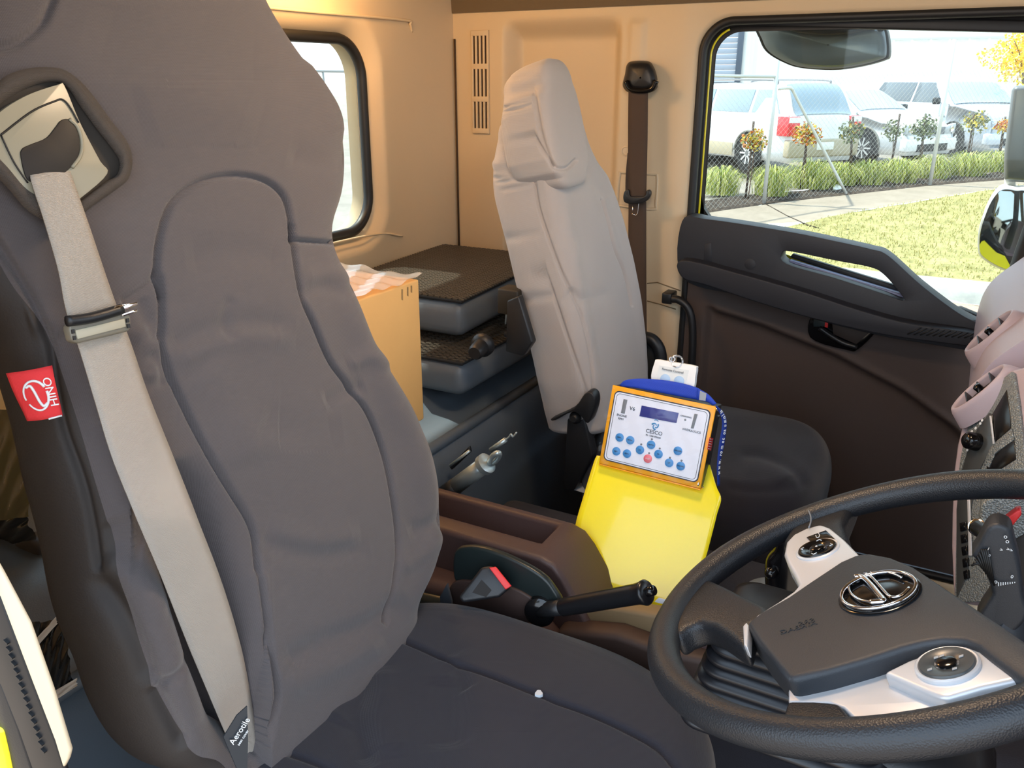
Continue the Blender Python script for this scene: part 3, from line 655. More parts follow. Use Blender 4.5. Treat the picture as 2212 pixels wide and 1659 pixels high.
# ---- driver's seat belt
sb = thing('driver_seat_belt', 'pale taupe seat belt running down the driver seat backrest', 'seat belt', pd((300, 900), 0.03))
Lp = [(70, 372), (66, 390), (95, 480), (125, 585), (142, 672), (172, 760), (205, 870), (240, 985), (290, 1110), (345, 1240), (400, 1380), (450, 1500), (510, 1640)]
Rp = [(148, 362), (153, 380), (188, 480), (225, 590), (248, 655), (282, 745), (318, 850), (372, 985), (425, 1120), (475, 1250), (512, 1370), (534, 1470), (560, 1640)]
ofs = [-0.002, 0.012, 0.018, 0.022, 0.024, 0.024, 0.024, 0.024, 0.022, 0.006, -0.010, -0.026, -0.036]
Ls, Rs = smooth_path(np.array(Lp, float), 90), smooth_path(np.array(Rp, float), 90); os_ = np.interp(np.linspace(0, 1, 90), np.linspace(0, 1, 13), ofs)
Gb = np.array([[pd(tuple(a*(1-t)+b*t), o+0.0015*math.sin(t*math.pi)+0.0012*math.sin(i*0.33+t*2)) for t in np.linspace(0, 1, 9)] for i, (a, b, o) in enumerate(zip(Ls, Rs, os_))])
o_ = gridobj('webbing', Gb, M['belt'], sb); so_ = o_.modifiers.new('s', 'SOLIDIFY'); so_.thickness = 0.0014
tg = slab('tongue_cover', [pd(p, 0.034) for p in ((150, 712), (150, 700), (276, 672), (283, 684), (284, 708), (278, 716), (170, 742), (156, 736))], -ND*0.010, mat('tongue_taupe', (120, 114, 100), 0.4), sb, 0.002, 3)
tag(tg, 'taupe plastic body of the belt tongue')
slab('tongue_face', [pd(p, 0.0352) for p in ((163, 713), (270, 688), (273, 706), (168, 733))], -ND*0.002, mat('tongue_face_taupe', (172, 166, 146), 0.4), sb, 0.0006)
for p in ((158, 716), (161, 730), (276, 692), (278, 704)):
    slab('notch', [pd((p[0]+dx, p[1]+dy), 0.0358) for dx, dy in ((-3, -4), (3, -5), (4, 4), (-2, 5))], -ND*0.001, M['rubber'], tg)
tube('tongue_bar', [pd((144, 694), 0.034), pd((200, 686), 0.037), pd((262, 668), 0.036)], 0.0045, M['black'], sb, 10, n=12)
slab('tongue_blade', [pd(p, 0.040) for p in ((196, 686), (240, 672), (252, 660), (298, 652), (299, 658), (262, 674), (215, 688))], -ND*0.0025, M['chrome'], sb, 0.0006)
slab('tongue_blade', [pd(p, 0.036) for p in ((262, 676), (297, 668), (298, 674), (266, 684))], -ND*0.0025, M['chrome'], sb, 0.0006)
# ---- passenger seat
ps = thing('passenger_seat', 'high-backed passenger seat in a paler grey canvas cover against the far wall', 'seat', (-0.6, 1.69, -1.25))
PP_ = (-0.663, 0, -0.5); YPS = 1.695
rowsP = [(-0.70, .19, .165, .05, .10, .0), (-0.66, .200, .175, .05, .10, .004), (-0.60, .202, .185, .05, .10, .008), (-0.50, .195, .190, .05, .10, .010), (-0.40, .178, .190, .05, .10, .010), (-0.30, .155, .187, .05, .108, .008),
         (-0.24, .130, .185, .05, .115, .006), (-0.20, .108, .182, .05, .12, .004), (-0.17, .070, .180, .05, .118, .0), (-0.13, .030, .174, .05, .11, .0), (-0.08, .0, .165, .045, .095, .0)]
G3 = [([(1048, 372), (1060, 380), (1100, 400), (1130, 430), (1155, 500), (1170, 560), (1200, 650), (1230, 740), (1262, 830), (1270, 860)], .003, -.006),
      ([(1045, 385), (1060, 480), (1085, 600), (1110, 690), (1140, 780), (1188, 900)], .003, -.005),
      ([(1088, 180), (1083, 220), (1080, 245), (1068, 300), (1050, 350), (1046, 380)], .003, -.007), ([(1086, 232), (1120, 245), (1148, 282), (1175, 330), (1196, 358)], .003, -.007),
      ([(1148, 285), (1154, 350), (1160, 430), (1180, 500), (1210, 580), (1240, 640), (1262, 700), (1278, 780), (1284, 860)], .003, -.006),
      ([(1130, 170), (1152, 195), (1160, 240), (1172, 300), (1190, 345), (1202, 362), (1225, 363), (1244, 346)], .004, -.006), ([(1088, 172), (1130, 170)], .003, -.005),
      ([(1302, 432), (1315, 480), (1330, 540), (1350, 590), (1365, 660)], .003, -.006)]
W3 = [([(1055, 340), (1075, 330), (1090, 300)], .012, -.006), ([(1070, 370), (1080, 330), (1110, 300), (1145, 290)], .014, .006), ([(1080, 270), (1120, 300), (1150, 330)], .012, .004),
      ([(1230, 625), (1250, 640), (1262, 655)], .008, -.004), ([(1215, 640), (1250, 650), (1330, 630)], .014, -.003), ([(1080, 520), (1120, 510), (1150, 505)], .010, -.003), ([(1110, 660), (1160, 640), (1200, 640)], .010, -.004), ([(1150, 380), (1190, 390), (1240, 380)], .02, .003), ([(1260, 350), (1290, 400), (1310, 430)], .012, -.004)]
seat_back('backrest', YPS, PP_, 12, rowsP, M['fabric2'], ps, nf=240, nr=260, grooves=G3, wr=W3, nexp=4.5)
NP_ = ND
# head pad standing proud of the slim upper backrest
def pp(px, off=0.0): return onp(px, np.array([PP_[0], 0, PP_[2]])+ND*off, ND)
hp_unused = [(1122, 158), (1150, 152), (1190, 165), (1212, 190), (1225, 225), (1235, 280), (1245, 330), (1243, 350), (1226, 361), (1202, 360), (1190, 340), (1172, 290), (1158, 230), (1148, 195), (1130, 172)]
rowsH = [(-0.178, .060, .070, .03, .07, 0), (-0.165, .075, .085, .03, .08, 0), (-0.14, .082, .090, .034, .085, 0), (-0.09, .082, .090, .036, .085, 0), (-0.05, .078, .087, .036, .085, 0), (-0.02, .070, .080, .034, .08, 0), (-0.003, .058, .068, .03, .085, 0)]
seat_back('headrest', 1.590, (-0.647, 0, -0.5), 12, rowsH, M['fabric2'], ps, nf=130, nr=120, grooves=[g for g in G3 if g[0][0] in ((1086, 232), (1130, 170), (1088, 172), (1088, 180))], nexp=5)
pillow('seat_cushion', 1.74, -0.44, 0.265, 0.25, -0.765, 0.20, M['fabric_shade'], ps, crown=0.02, rr=0.07, n=100, wr=[([(1590, 980), (1650, 985), (1720, 1020), (1745, 1060)], .012, -.005), ([(1560, 1050), (1640, 1060), (1740, 1050)], .012, -.004), ([(1600, 1010), (1680, 1020), (1700, 1040)], .02, .004)])
box('seat_base', (-0.46, 1.74, -1.10), (0.36, 0.36, 0.34), M['black'], ps, 0.02)
hb = slab('hinge_cover', [oy(tuple(p), 1.50) for p in smooth_path(np.array([(1190, 905), (1240, 880), (1262, 852), (1275, 848), (1284, 858), (1284, 880), (1270, 915), (1255, 900), (1235, 890), (1200, 908)], float), 30, True)], (0, 0.03, 0), M['black'], ps, 0.004)
slab('hinge_arm', [oy(p, 1.52) for p in ((1225, 900), (1258, 880), (1280, 985), (1240, 1060), (1215, 1060))], (0, 0.03, 0), M['black'], ps, 0.004)
lathe('pivot_bolt', oy((1243, 902), 1.515), (0, -1, 0), [(0.0, 0.012), (0.007, 0.012), (0.012, 0.006), (0.014, 0.0)], M['black'], ps, 20)
tube('recline_arc', smooth_path([oy(p, 1.505) for p in ((1238, 884), (1250, 882), (1262, 892), (1268, 910))], 14), 0.002, M['chrome'], ps, 8)
tube('side_guard', smooth_path([oy(p, 1.97) for p in ((1392, 728), (1410, 735), (1424, 755), (1428, 785), (1420, 815))], 20), 0.016, M['black'], ps, 12)
slab('side_shield', [oy(p, 1.98) for p in ((1385, 735), (1410, 745), (1420, 770), (1420, 850), (1380, 860), (1350, 860))], (0, 0.03, 0), M['black'], ps, 0.004)
# ================================================================ REAR SHELF AND WHAT LIES ON IT
sf = thing('rear_shelf', 'charcoal moulded shelf across the cab behind the seats', 'shelf', (-1.05, 1.2, -1.2))
# top slopes a little; front edge rolls over
prof = [(-1.355, -0.655), (-1.10, -0.655), (-1.02, -0.665), (-0.985, -0.70), (-0.94, -0.705), (-0.90, -0.715), (-0.875, -0.735), (-0.868, -0.78), (-0.868, -1.28)]
G = np.array([[(x+0.0*(y), y, z) for x, z in prof] for y in np.linspace(YD+0.08, YW-0.012, 10)])
gridobj('shelf_top', G, mat('shelf_charcoal', (88, 99, 110), 0.45, bump=('noise', 500, 0.1)), sf)
tube('edge_roll', [(-0.895, y, -0.712) for y in (YD+0.1, 1.2, YW-0.02)], 0.012, mat('shelf_charcoal', (64, 72, 80), 0.5), sf, 12)
# folded seat sections stacked in the corner
def pad_block(name, lab, pts_top, z, th, bumps, grp):
    t = thing(name, lab, 'folded seat', (pts_top[0][0], pts_top[0][1], z-th), grp)
    slab('shell', [(x, y, z) for x, y in pts_top], (0, 0, -th), mat('block_charcoal', (92, 100, 108), 0.45, bump=('noise', 500, 0.1)), t, 0.028, 4)
    top = [(x, y) for x, y in pts_top]; c = np.mean(top, 0); q = [tuple(c+(np.array(p)-c)*0.985) for p in top]
    slab('tread_mat', [(x, y, z+0.003) for x, y in q], (0, 0, -0.006), M['matte'], t, 0.002)
    A0, A1, A3 = np.array(q[0]), np.array(q[1]), np.array(q[3]); vv = []
    nx, ny = bumps
    for i in range(nx):
        for j in range(ny):
            u, v = (i+0.5+0.5*(j % 2))/nx, (j+0.5)/ny
            if u > 0.99: continue
            p = A0+(A1-A0)*u+(A3-A0)*v; a = 0.5 if (j % 2) else -0.1
            ex = np.array([math.cos(a), math.sin(a), 0]); ey = np.array([-math.sin(a), math.cos(a), 0])
            vv.append((bv((p[0], p[1], z+0.0045), (ex, ey, np.array([0, 0, 1.])), (0.0125, 0.0042, 0.0035)), BF))
    b = merge('tread_bumps', vv, mat('tread_black', (74, 68, 60), 0.4), t, kind='stuff')
    return t
tA = pad_block('folded_seat_section', 'upper charcoal folded seat section with tread-patterned top', [(-0.955, 1.52), (-0.99, 2.08), (-1.33, 2.08), (-1.33, 1.52)], -0.462, 0.085, (44, 46), 'folded seat sections in the corner')
tB = pad_block('folded_seat_section.001', 'lower charcoal folded seat section with a black knob', [(-0.90, 1.43), (-0.90, 2.08), (-1.33, 2.08), (-1.33, 1.43)], -0.572, 0.078, (46, 40), 'folded seat sections in the corner')
kb = oy((1040, 748), 1.445)
lathe('knob', kb+np.array([0, 0.0, 0]), (0.15, -1, -0.1), [(0.026, -0.01), (0.025, 0.0), (0.018, 0.005), (0.0165, 0.034), (0.013, 0.040), (0.0, 0.040)], M['black'], tB, 24)
box('stop_block', oy((1108, 648), 1.52), (0.05, 0.05, 0.055), mat('block_brown', (40, 33, 22), 0.6), tA, 0.004)
tube('side_stay', [oy((1100, 655), 1.50), oy((1094, 675), 1.50), oy((1092, 700), 1.50)], 0.0018, M['steel'], tA, 6)
for px in ((1095, 722), (1102, 742)):
    lathe('bracket_bolt', oy(px, 1.50), (0, -1, 0), [(0.006, 0), (0.006, 0.004), (0.0, 0.006)], M['black'], tB, 12)
tag(slab('hinge_plate', [oy(p, 1.46) for p in ((1095, 650), (1120, 640), (1150, 740), (1130, 770), (1092, 760))], (0, 0.02, 0), M['black'], None, 0.003), 'black steel hinge plate beside the folded seat sections', 'bracket')
# cardboard box with shrink film
e0 = oy((905, 603), 1.30); bx0, bz0 = e0[0], e0[2]
cb = thing('cardboard_box', 'orange-brown cardboard carton under clear film behind the driver seat', 'box', (bx0-0.15, 1.1, -0.655))
tag(slab('carton', [(bx0, 1.30, bz0), (bx0, 0.86, bz0), (bx0-0.27, 0.86, bz0), (bx0-0.27, 1.30, bz0)], (0, 0, -0.655-bz0+0.004), M['card'], cb, 0.004, 2), 'cardboard body')
xs = np.linspace(bx0-0.275, bx0+0.005, 40); ys = np.linspace(0.87, 1.305, 40); X, Y = np.meshgrid(xs, ys)
Zf = bz0+0.007+0.003*np.sin(X*90+Y*40)+0.0025*np.sin(Y*120-X*50)+0.010*np.exp(-((X-bx0+0.2)/0.05)**2-((Y-1.28)/0.04)**2)
gridobj('shrink_film', np.stack([X, Y, Zf], -1), mat('film_white', (245, 248, 250), 0.15, alpha=0.55, coat=0.5), cb)
for k, px in enumerate(((868, 625), (880, 620), (888, 617))):
    slab('film_crease', [ox((px[0]+a, px[1]+b), bx0+0.0012) for a, b in ((0, 0), (3, 0), (3, 24-4*k), (0, 22-4*k))], (-0.001, 0, 0), M['film'], cb)
# zinc-plated strut in the well in front of the shelf
st = thing('steel_strut', 'zinc-plated steel tube tool with an eye end lying behind the console', 'tool', oy((1030, 1010), 1.25))
pa, pb, pc, pe = [oy(p, 1.25) for p in ((960, 1068), (1052, 1000), (1094, 950), (1118, 934))]
tube('socket', [pa, pa+(pb-pa)*0.3], 0.0175, M['black'], st, 16)
tube('barrel', [pa+(pb-pa)*0.22, pb], 0.0165, M['steel'], st, 20)
ea = (pb-pa)/np.linalg.norm(pb-pa)
lathe('collar', pb-ea*0.012, ea, [(0.0165, 0), (0.021, 0.001), (0.021, 0.012), (0.016, 0.014)], M['steel'], st, 24)
ec = oy((1068, 990), 1.25); vx = np.cross(ea, [0, 1, 0])
tube('eye_ring', [ec+0.015*(math.cos(t)*ea+math.sin(t)*np.array([0.3, -0.5, 0.8])) for t in np.linspace(0, 2*math.pi, 28, endpoint=False)], 0.0055, M['steel'], st, 10, closed=True)
tube('rod', [oy((1060, 972), 1.29), oy((1092, 950), 1.29)], 0.005, M['steel'], st, 12)
tube('hook_wire', smooth_path([oy(p, 1.29) for p in ((1092, 950), (1100, 943), (1104, 938), (1108, 943), (1116, 934))], 20), 0.0018, M['steel'], st, 6)
tube('slim_bar', [oy((972, 1006), 1.27), oy((1014, 974), 1.27)], 0.003, M['steel'], st, 8)
slab('side_bracket', [oy(p, 1.30) for p in ((970, 1008), (1012, 965), (1015, 978), (975, 1016))], (0, 0.01, 0), M['black'], st, 0.002)
# ================================================================ ENGINE COVER, CENTRE CONSOLE
ec_ = thing('engine_cover', 'dark cloth-covered engine hump between the two seats', 'engine cover', (-0.4, 1.25, -1.28))
slab('cover_body', [(-0.80, 1.08, -0.86), (0.28, 1.08, -0.86), (0.28, 1.45, -0.86), (-0.80, 1.45, -0.86)], (0, 0, -0.42), M['carpet'], ec_, 0.03, 3)
slab('tunnel_floor', [(-0.85, 1.08, -0.93), (0.10, 1.08, -0.93), (0.10, 1.50, -0.93), (-0.85, 1.50, -0.93)], (0, 0, -0.02), M['matte'], ec_)

co = thing('centre_console', 'brown moulded tray console beside the driver seat', 'console', (-0.6, 1.03, -1.2))
def oz_(p, z=-0.66): return oz(p, z)
# tray body: outline in side view (x, z), swept across y, open slot on top
import bmesh
def console_shell():
    y0, y1 = 0.955, 1.075
    side = [(-0.86, -0.66), (-0.475, -0.66), (-0.452, -0.667), (-0.435, -0.685), (-0.36, -0.80), (-0.33, -0.84), (-0.33, -1.05), (-0.86, -1.05)]
    yA = lambda x: 0.955
    V, Fc = [], []
    n = len(side)
    for y in (y0, y1):
        V += [(x, y, z) for x, z in side]
    # slot lip loops on the top
    s0, s1, ya, yb = -0.84, -0.492, 0.998, 1.058
    V += [(s0, ya, -0.66), (s1, ya, -0.66), (s1, yb, -0.66), (s0, yb, -0.66)]
    V += [(s0, ya+0.006, -0.735), (s1-0.012, ya+0.006, -0.735), (s1-0.012, yb-0.006, -0.735), (s0, yb-0.006, -0.735)]
    a, b = 0, n; s = 2*n; q = s+4
    Fc += [tuple(range(n))[::-1], tuple(range(n, 2*n))]
    for i in range(1, n): Fc.append((i, (i+1) % n, (i+1) % n+n, i+n))
    Fc += [(0, 1, s+1, s), (1, 1+n, s+2, s+1), (1+n, n, s+3, s+2), (n, 0, s, s+3)]
    for i in range(4): Fc.append((s+i, s+(i+1) % 4, q+(i+1) % 4, q+i))
    Fc.append((q, q+1, q+2, q+3))
    return V, Fc
V_, F_ = console_shell(); obj('tray', V_, F_, M['brown'], co, 0.011, 4)
# raised shoulder that drops to the brake lever side
sh_ = [(-0.86, -0.73), (-0.56, -0.73), (-0.47, -0.745), (-0.42, -0.79), (-0.375, -0.86), (-0.36, -1.05), (-0.86, -1.05)]
slab('side_moulding', [(x, 0.91, z) for x, z in sh_], (0, 0.06, 0), M['brown'], co, 0.018, 4)
blk = [(-0.86, -0.765), (-0.60, -0.745), (-0.53, -0.755), (-0.46, -0.80), (-0.435, -0.84), (-0.43, -1.05), (-0.86, -1.05)]
tag(slab('lever_well', [(x, 0.896, z) for x, z in blk], (0, 0.025, 0), mat('well_black', (30, 38, 38), 0.35), co, 0.014, 4), 'black well around the parking brake lever')
tag(slab('well_panel', [oy(tuple(p), 0.902) for p in smooth_path(np.array([(980, 1196), (1010, 1182), (1060, 1190), (1120, 1215), (1170, 1245), (1196, 1275), (1212, 1310), (1180, 1330), (1150, 1300), (1100, 1272), (1040, 1262), (985, 1262)], float), 50, True)], (0, 0.012, 0), mat('well_black', (30, 38, 38), 0.35), co, 0.004, 3), 'black panel around the parking brake lever')
slab('buckle_panel', [oy(tuple(p), 0.898) for p in smooth_path(np.array([(975, 1262), (1040, 1258), (1100, 1268), (1150, 1295), (1172, 1325), (1160, 1345), (975, 1345)], float), 40, True)], (0, 0.01, 0), mat('panel_dark_brown', (58, 42, 38), 0.55), co, 0.003, 2)
slab('lower_panel', [oy(p, 0.965) for p in ((1180, 1330), (1300, 1310), (1520, 1345), (1520, 1500), (1400, 1440), (1180, 1400))], (0, 0.03, 0), M['tan'], co, 0.006)
slab('lower_ledge', [oy(p, 0.93) for p in ((1200, 1360), (1330, 1372), (1420, 1405), (1540, 1430), (1540, 1580), (1300, 1580), (1200, 1500))], (0, 0.04, 0), mat('ledge_brown', (62, 46, 40), 0.6), co, 0.01)
slab('floor_panel', [oy(p, 0.955) for p in ((1470, 1330), (1600, 1300), (1640, 1560), (1440, 1560))], (0, 0.03, 0), M['brown'], co, 0.006)
# parking brake
pk = thing('parking_brake_lever', 'black parking brake lever with push button pointing at the steering wheel', 'lever', oy((1195, 1305), 0.90))
L0, L1, L2, L3 = oy((1168, 1318), 0.90), oy((1215, 1312), 0.89), oy((1382, 1282), 0.87), oy((1400, 1279), 0.868)
tube('shaft', [L0, L0+(L1-L0)*0.6, L1], [0.013, 0.011, 0.011], M['black'], pk, 16)
tube('grip', smooth_path([L1, L1+(L2-L1)*0.05, L1+(L2-L1)*0.35, L1+(L2-L1)*0.8, L2, L3], 30), np.concatenate([np.linspace(.0115, .0125, 4), np.linspace(.0125, .0135, 18), np.linspace(.0135, .0165, 6), [.0155, .013]]), mat('grip_black', (22, 23, 26), 0.28), pk, 20)
tube('release_button', [L3-(L3-L2)*0.3, oy((1412, 1275), 0.866)], 0.0065, M['blackgloss'], pk, 14)
lathe('pivot_boss', L0, np.array([0.2, -1, 0.1]), [(0.0, -0.02), (0.022, -0.02), (0.022, 0.008), (0.016, 0.012), (0.0, 0.012)], M['blackgloss'], pk, 24)
# buckle
bk = thing('seat_belt_buckle', 'black seat belt buckle with a red push button beside the driver seat', 'buckle', oy((1050, 1260), 0.87))
bq = [(1040, 1225), (1063, 1222), (1104, 1268), (1078, 1290), (1000, 1302), (990, 1290)]
NB = np.array([0.35, -0.75, 0.55]); NB /= np.linalg.norm(NB); PB = oy((1050, 1262), 0.862)
slab('housing', [onp(p, PB, NB) for p in bq], -NB*0.02, M['black'], bk, 0.004, 3)
slab('inset', [onp(p, PB+NB*0.0005, NB) for p in ((1040, 1252), (1062, 1275), (1050, 1290), (1020, 1280))], -NB*0.001, mat('inset_dark', (20, 18, 18), 0.7), bk)
slab('push_button', [onp(p, PB+NB*0.004, NB) for p in ((1056, 1226), (1071, 1224), (1105, 1266), (1092, 1274))], -NB*0.008, M['red'], bk, 0.0012)
slab('stalk', [oy(p, 0.885) for p in ((950, 1290), (965, 1262), (975, 1300), (975, 1330), (955, 1330))], (0, 0.004, 0), mat('stalk_grey', (70, 74, 80), 0.5), bk)
# white tape strips under the bracket
tag(slab('tape_strip', [oz(p, -0.86+0.002) for p in ((1230, 1054), (1247, 1042), (1268, 1045), (1262, 1064))], (0, 0, -0.0015), M['paper'], None), 'strip of white tape poking out beside the top of the yellow bracket', 'tape', 'white tape under the bracket')
tag(slab('tape_strip.001', [oy(p, 1.0) for p in ((1414, 1300), (1422, 1292), (1450, 1298), (1446, 1309))], (0, 0.0015, 0), M['paper'], None), 'strip of white tape below the foot of the yellow bracket', 'tape', 'white tape under the bracket')
# ================================================================ CONTROL BOX ON ITS YELLOW BRACKET
ct = thing('control_box', 'orange and black pump control box on a bent yellow bracket between the seats', 'control box', (-0.38, 1.2, -0.86))
CB0 = np.array([-0.4657, 1.15, -0.5863]); CE1 = np.array([0.9984, 0.0333, -0.0458]); CE2 = np.array([0.0355, 0.2608, 0.9647])
CE1 /= np.linalg.norm(CE1); CE2 -= CE1*np.dot(CE1, CE2); CE2 /= np.linalg.norm(CE2); CN = np.cross(CE1, CE2)   # CN points at the driver
CW, CH = 0.1682, 0.1305
def cp(u, v, o=0.0): return CB0+CE1*u*CW+CE2*v*CH+CN*o
def cpx(px, o=0.0): return onp(px, CB0+CN*o, CN)
if CN[1] > 0: CN = -CN
slab('case', [cp(0.004, 0.0, -0.0005), cp(0.996, 0.0, -0.0005), cp(0.996, 1, -0.0005), cp(0.004, 1, -0.0005)], -CN*0.048, mat('case_black', (26, 26, 28), 0.4), ct, 0.0015)
slab('orange_front', [cp(0, 0, 0.0), cp(1, 0, 0.0), cp(1, 1, 0.0), cp(0, 1, 0.0)], -CN*0.0035, M['orange'], ct, 0.0012)
slab('lower_flange', [cp(0, -0.004, 0.0), cp(1, -0.004, 0.0), cp(1, -0.004, -0.047), cp(0, -0.004, -0.047)], -CE2*0.0025, M['orange'], ct, 0.0008)
def cr_(x0, x1, y0, y1, r, o, th, m, name):
    c = rrect((x1-x0)/2*CW, (y1-y0)/2*CH, r, 8)
    return slab(name, [cp((x0+x1)/2, (y0+y1)/2, o)+CE1*a+CE2*b for a, b in c], -CN*th, m, ct)
cr_(0.035, 0.965, 0.06, 0.945, 0.008, 0.0008, 0.001, M['ink'], 'face_border')
cr_(0.045, 0.955, 0.073, 0.932, 0.007, 0.0013, 0.001, M['face'], 'faceplate')
for rr_ in (0.006,):
    pts = [cp(0.5, 0.5025, 0.0015)+CE1*a+CE2*b for a, b in rrect(0.438*CW, 0.412*CH, rr_, 8)]
    tube('inner_line', pts, 0.00035, M['ink'], ct, 4, closed=True)
def uvp(px):
    P = cpx(px); q = P-CB0; return (q@CE1)/CW, (q@CE2)/CH
def pq(name, pts, o, m): return slab(name, [cpx(p, o) for p in pts], -CN*0.0012, m, ct, 0.0003)
pq('display', ((1386, 876), (1466, 892), (1461, 914), (1381, 899)), 0.0022, M['lcd'])
pq('gauge_slot', ((1347, 862), (1355, 864), (1349, 894), (1341, 892)), 0.0022, M['grey'])
pq('gauge_slot', ((1500, 894), (1507, 895), (1498, 926), (1492, 925)), 0.0022, M['grey'])
TX = lambda s, px, size, m=M['ink']: text(s, cpx(px, 0.0016), CE1, CE2, size, m, ct, 'lettering')
TX('V6', (1366, 883), 0.0085); TX('ENGINE', (1343, 898), 0.0048); TX('RPM', (1341, 905), 0.0048)
TX('CHARGING', (1482, 900), 0.0034); TX('HYDRAULICS', (1494, 931), 0.0048)
TX('CESCO', (1413, 934), 0.0085, M['ink']); TX('Ph: 1300 095030', (1411, 943), 0.0036)
# whirl emblem of three curved blades and a small cap
cq = uvp((1416, 920)); C0 = cp(cq[0], cq[1], 0.0018)
for k in range(3):
    a = k*2*math.pi/3+0.5
    tube('emblem', [C0+0.0052*((math.cos(a+t)*(0.35+0.75*t/2.4))*CE1+(math.sin(a+t)*(0.35+0.75*t/2.4))*CE2) for t in np.linspace(0, 2.4, 14)], np.linspace(.0006, .0013, 14), M['inkblue'], ct, 6)
tube('emblem', [C0+CE2*0.0075+0.0035*(math.cos(t)*CE1+0.7*math.sin(t)*CE2) for t in np.linspace(0.2, 2.6, 10)], .0006, M['inkblue'], ct, 6)
btns = [(1338, 945, 'RPM-'), (1361, 951, 'RPM+'), (1331, 975, 'REV-'), (1354, 980, 'REV+'), (1382, 972, '2/2'), (1406, 961, 'AUTO'), (1422, 981, 'IN'), (1464, 974, 'ON/OFF'), (1445, 1000, 'UP'), (1470, 1007, 'DOWN')]
def disc(name, px, r, o, th, m, parent): 
    c = cpx(px, o); ob = lathe(name, c, CN, [(r, -th), (r, -0.0004), (r-0.0006, 0.0), (0.0, 0.0003)], m, parent, 28); return ob
for x, y, s in btns:
    b = disc('push_button', (x, y), 0.0068, 0.0030, 0.002, M['btn'], ct); text(s, cpx((x, y), 0.0034), CE1, CE2, 0.0032, M['ink'], b, 'lettering')
b = disc('push_button', (1399, 991), 0.0068, 0.0030, 0.002, M['btnred'], ct); tag(b, 'red push button'); text('STOP', cpx((1399, 991), 0.0034), CE1, CE2, 0.003, M['white'], b, 'lettering')
for px in ((1385, 960), (1408, 949), (1425, 969), (1402, 979), (1447, 989), (1472, 995), (1480, 907)):
    disc('indicator_lamp', px, 0.0016, 0.0020, 0.001, M['grey'], ct)
# side of the case: screws and red sticker
NS = CE1
def sp_(px, o=0.0): return onp(px, cp(0.997, 0.5)+NS*(o+0.0002), NS)
for px in ((1548, 885), (1557, 898), (1508, 1046), (1519, 1053)):
    lathe('case_screw', sp_(px), NS, [(0.0034, 0), (0.0034, 0.0012), (0.0015, 0.0022), (0.0, 0.0022)], M['chrome'], ct, 16)
stk = slab('side_sticker', [sp_(p, 0.0006) for p in ((1533, 945), (1541, 947), (1536, 974), (1528, 971))], -NS*0.0005, M['red'], ct)
for k in range(5): 
    y = 948+k*5.2; tube('sticker_line', [sp_((1533.5-k*0.9, y), 0.0008), sp_((1539-k*0.9, y+1.6), 0.0008)], 0.0005, M['white'], stk, 4)
# crinkled clear film over the front
U, V = np.meshgrid(np.linspace(-0.02, 0.975, 60), np.linspace(0.0, 0.985, 50))
hgt = 0.0050+0.0005*np.sin(U*37+V*15)+0.0005*np.sin(V*31-U*22)+0.0006*np.exp(-((U*0.8+V-1.2)/0.02)**2)+0.0005*np.exp(-((U*0.5-V+0.3)/0.015)**2)
fm = glass_mat('thin_clear_film', (0.97, 0.98, 1.0))
gridobj('clear_film', np.array([[cp(U[i, j], V[i, j], hgt[i, j]) for j in range(U.shape[1])] for i in range(U.shape[0])]), fm, ct)
# bracket: upper plate, bend and foot (one bent sheet)
BP0 = onp((1400, 1050), CB0-CN*0.03-CE2*0.002, CN)
nb = np.array([0.075, -0.72, 0.55]); nb /= np.linalg.norm(nb); BQ = cpx((1400, 1025), -0.02)
def bp_(px, o=0.0): return onp(px, BQ+nb*o, nb)
br = [(1283, 1001), (1243, 1140), (1246, 1152), (1300, 1238), (1322, 1256), (1400, 1286), (1440, 1293), (1462, 1293), (1500, 1262), (1526, 1200), (1558, 1078), (1540, 1036), (1520, 1010), (1290, 985)]
ur = [bp_(p) for p in br]
vdn = ur[4]-ur[0]; vdn /= np.linalg.norm(vdn)
# curved sheet: grid across left/right outline, bent back at the foot
LA = np.array([(1290, 985), (1283, 1001), (1262, 1070), (1243, 1142), (1256, 1168), (1280, 1207), (1300, 1238), (1312, 1251)], float)
RA = np.array([(1534, 1005), (1548, 1052), (1558, 1078), (1549, 1112), (1533, 1175), (1521, 1215), (1500, 1258), (1462, 1300)], float)
sL = smooth_path(LA, 40); sR = smooth_path(RA, 40); Gs = []
for i in range(40):
    t = i/39
    Gs.append([bp_(tuple(sL[i]*(1-u)+sR[i]*u), 0.0) for u in np.linspace(0, 1, 24)])
Gs = np.array(Gs)
bd = np.array([0.0, 0.9, -0.35])
for k in range(1, 14):                        # foot rolls away underneath
    a = k/13*1.25; Gs = np.concatenate([Gs, (Gs[39]+nb*(-0.028*(1-math.cos(a)))+vdn*0.028*math.sin(a))[None]])
Gs = np.concatenate([Gs, (Gs[-1]+(Gs[-1]-Gs[-2])*6)[None]])
bo = gridobj('bracket', Gs, M['yellow'], ct); s2 = bo.modifiers.new('s', 'SOLIDIFY'); s2.thickness = 0.003; s2.offset = -1; tag(bo, 'bent yellow sheet-metal bracket')
# ---- lanyard lying over the box
ly = thing('lanyard', 'royal blue lanyard with white print looped over the control box', 'lanyard', cp(0.5, 1.0, -0.02))
def strip(name, pts, ex, w, m, parent, n=60):
    P = smooth_path(np.array(pts), n); Gs = np.array([[p+np.array(ex)*w*(t-0.5) for t in (0, .33, .66, 1)] for p in P]); o = gridobj(name, Gs, m, parent); s = o.modifiers.new('s', 'SOLIDIFY'); s.thickness = 0.0012; return o
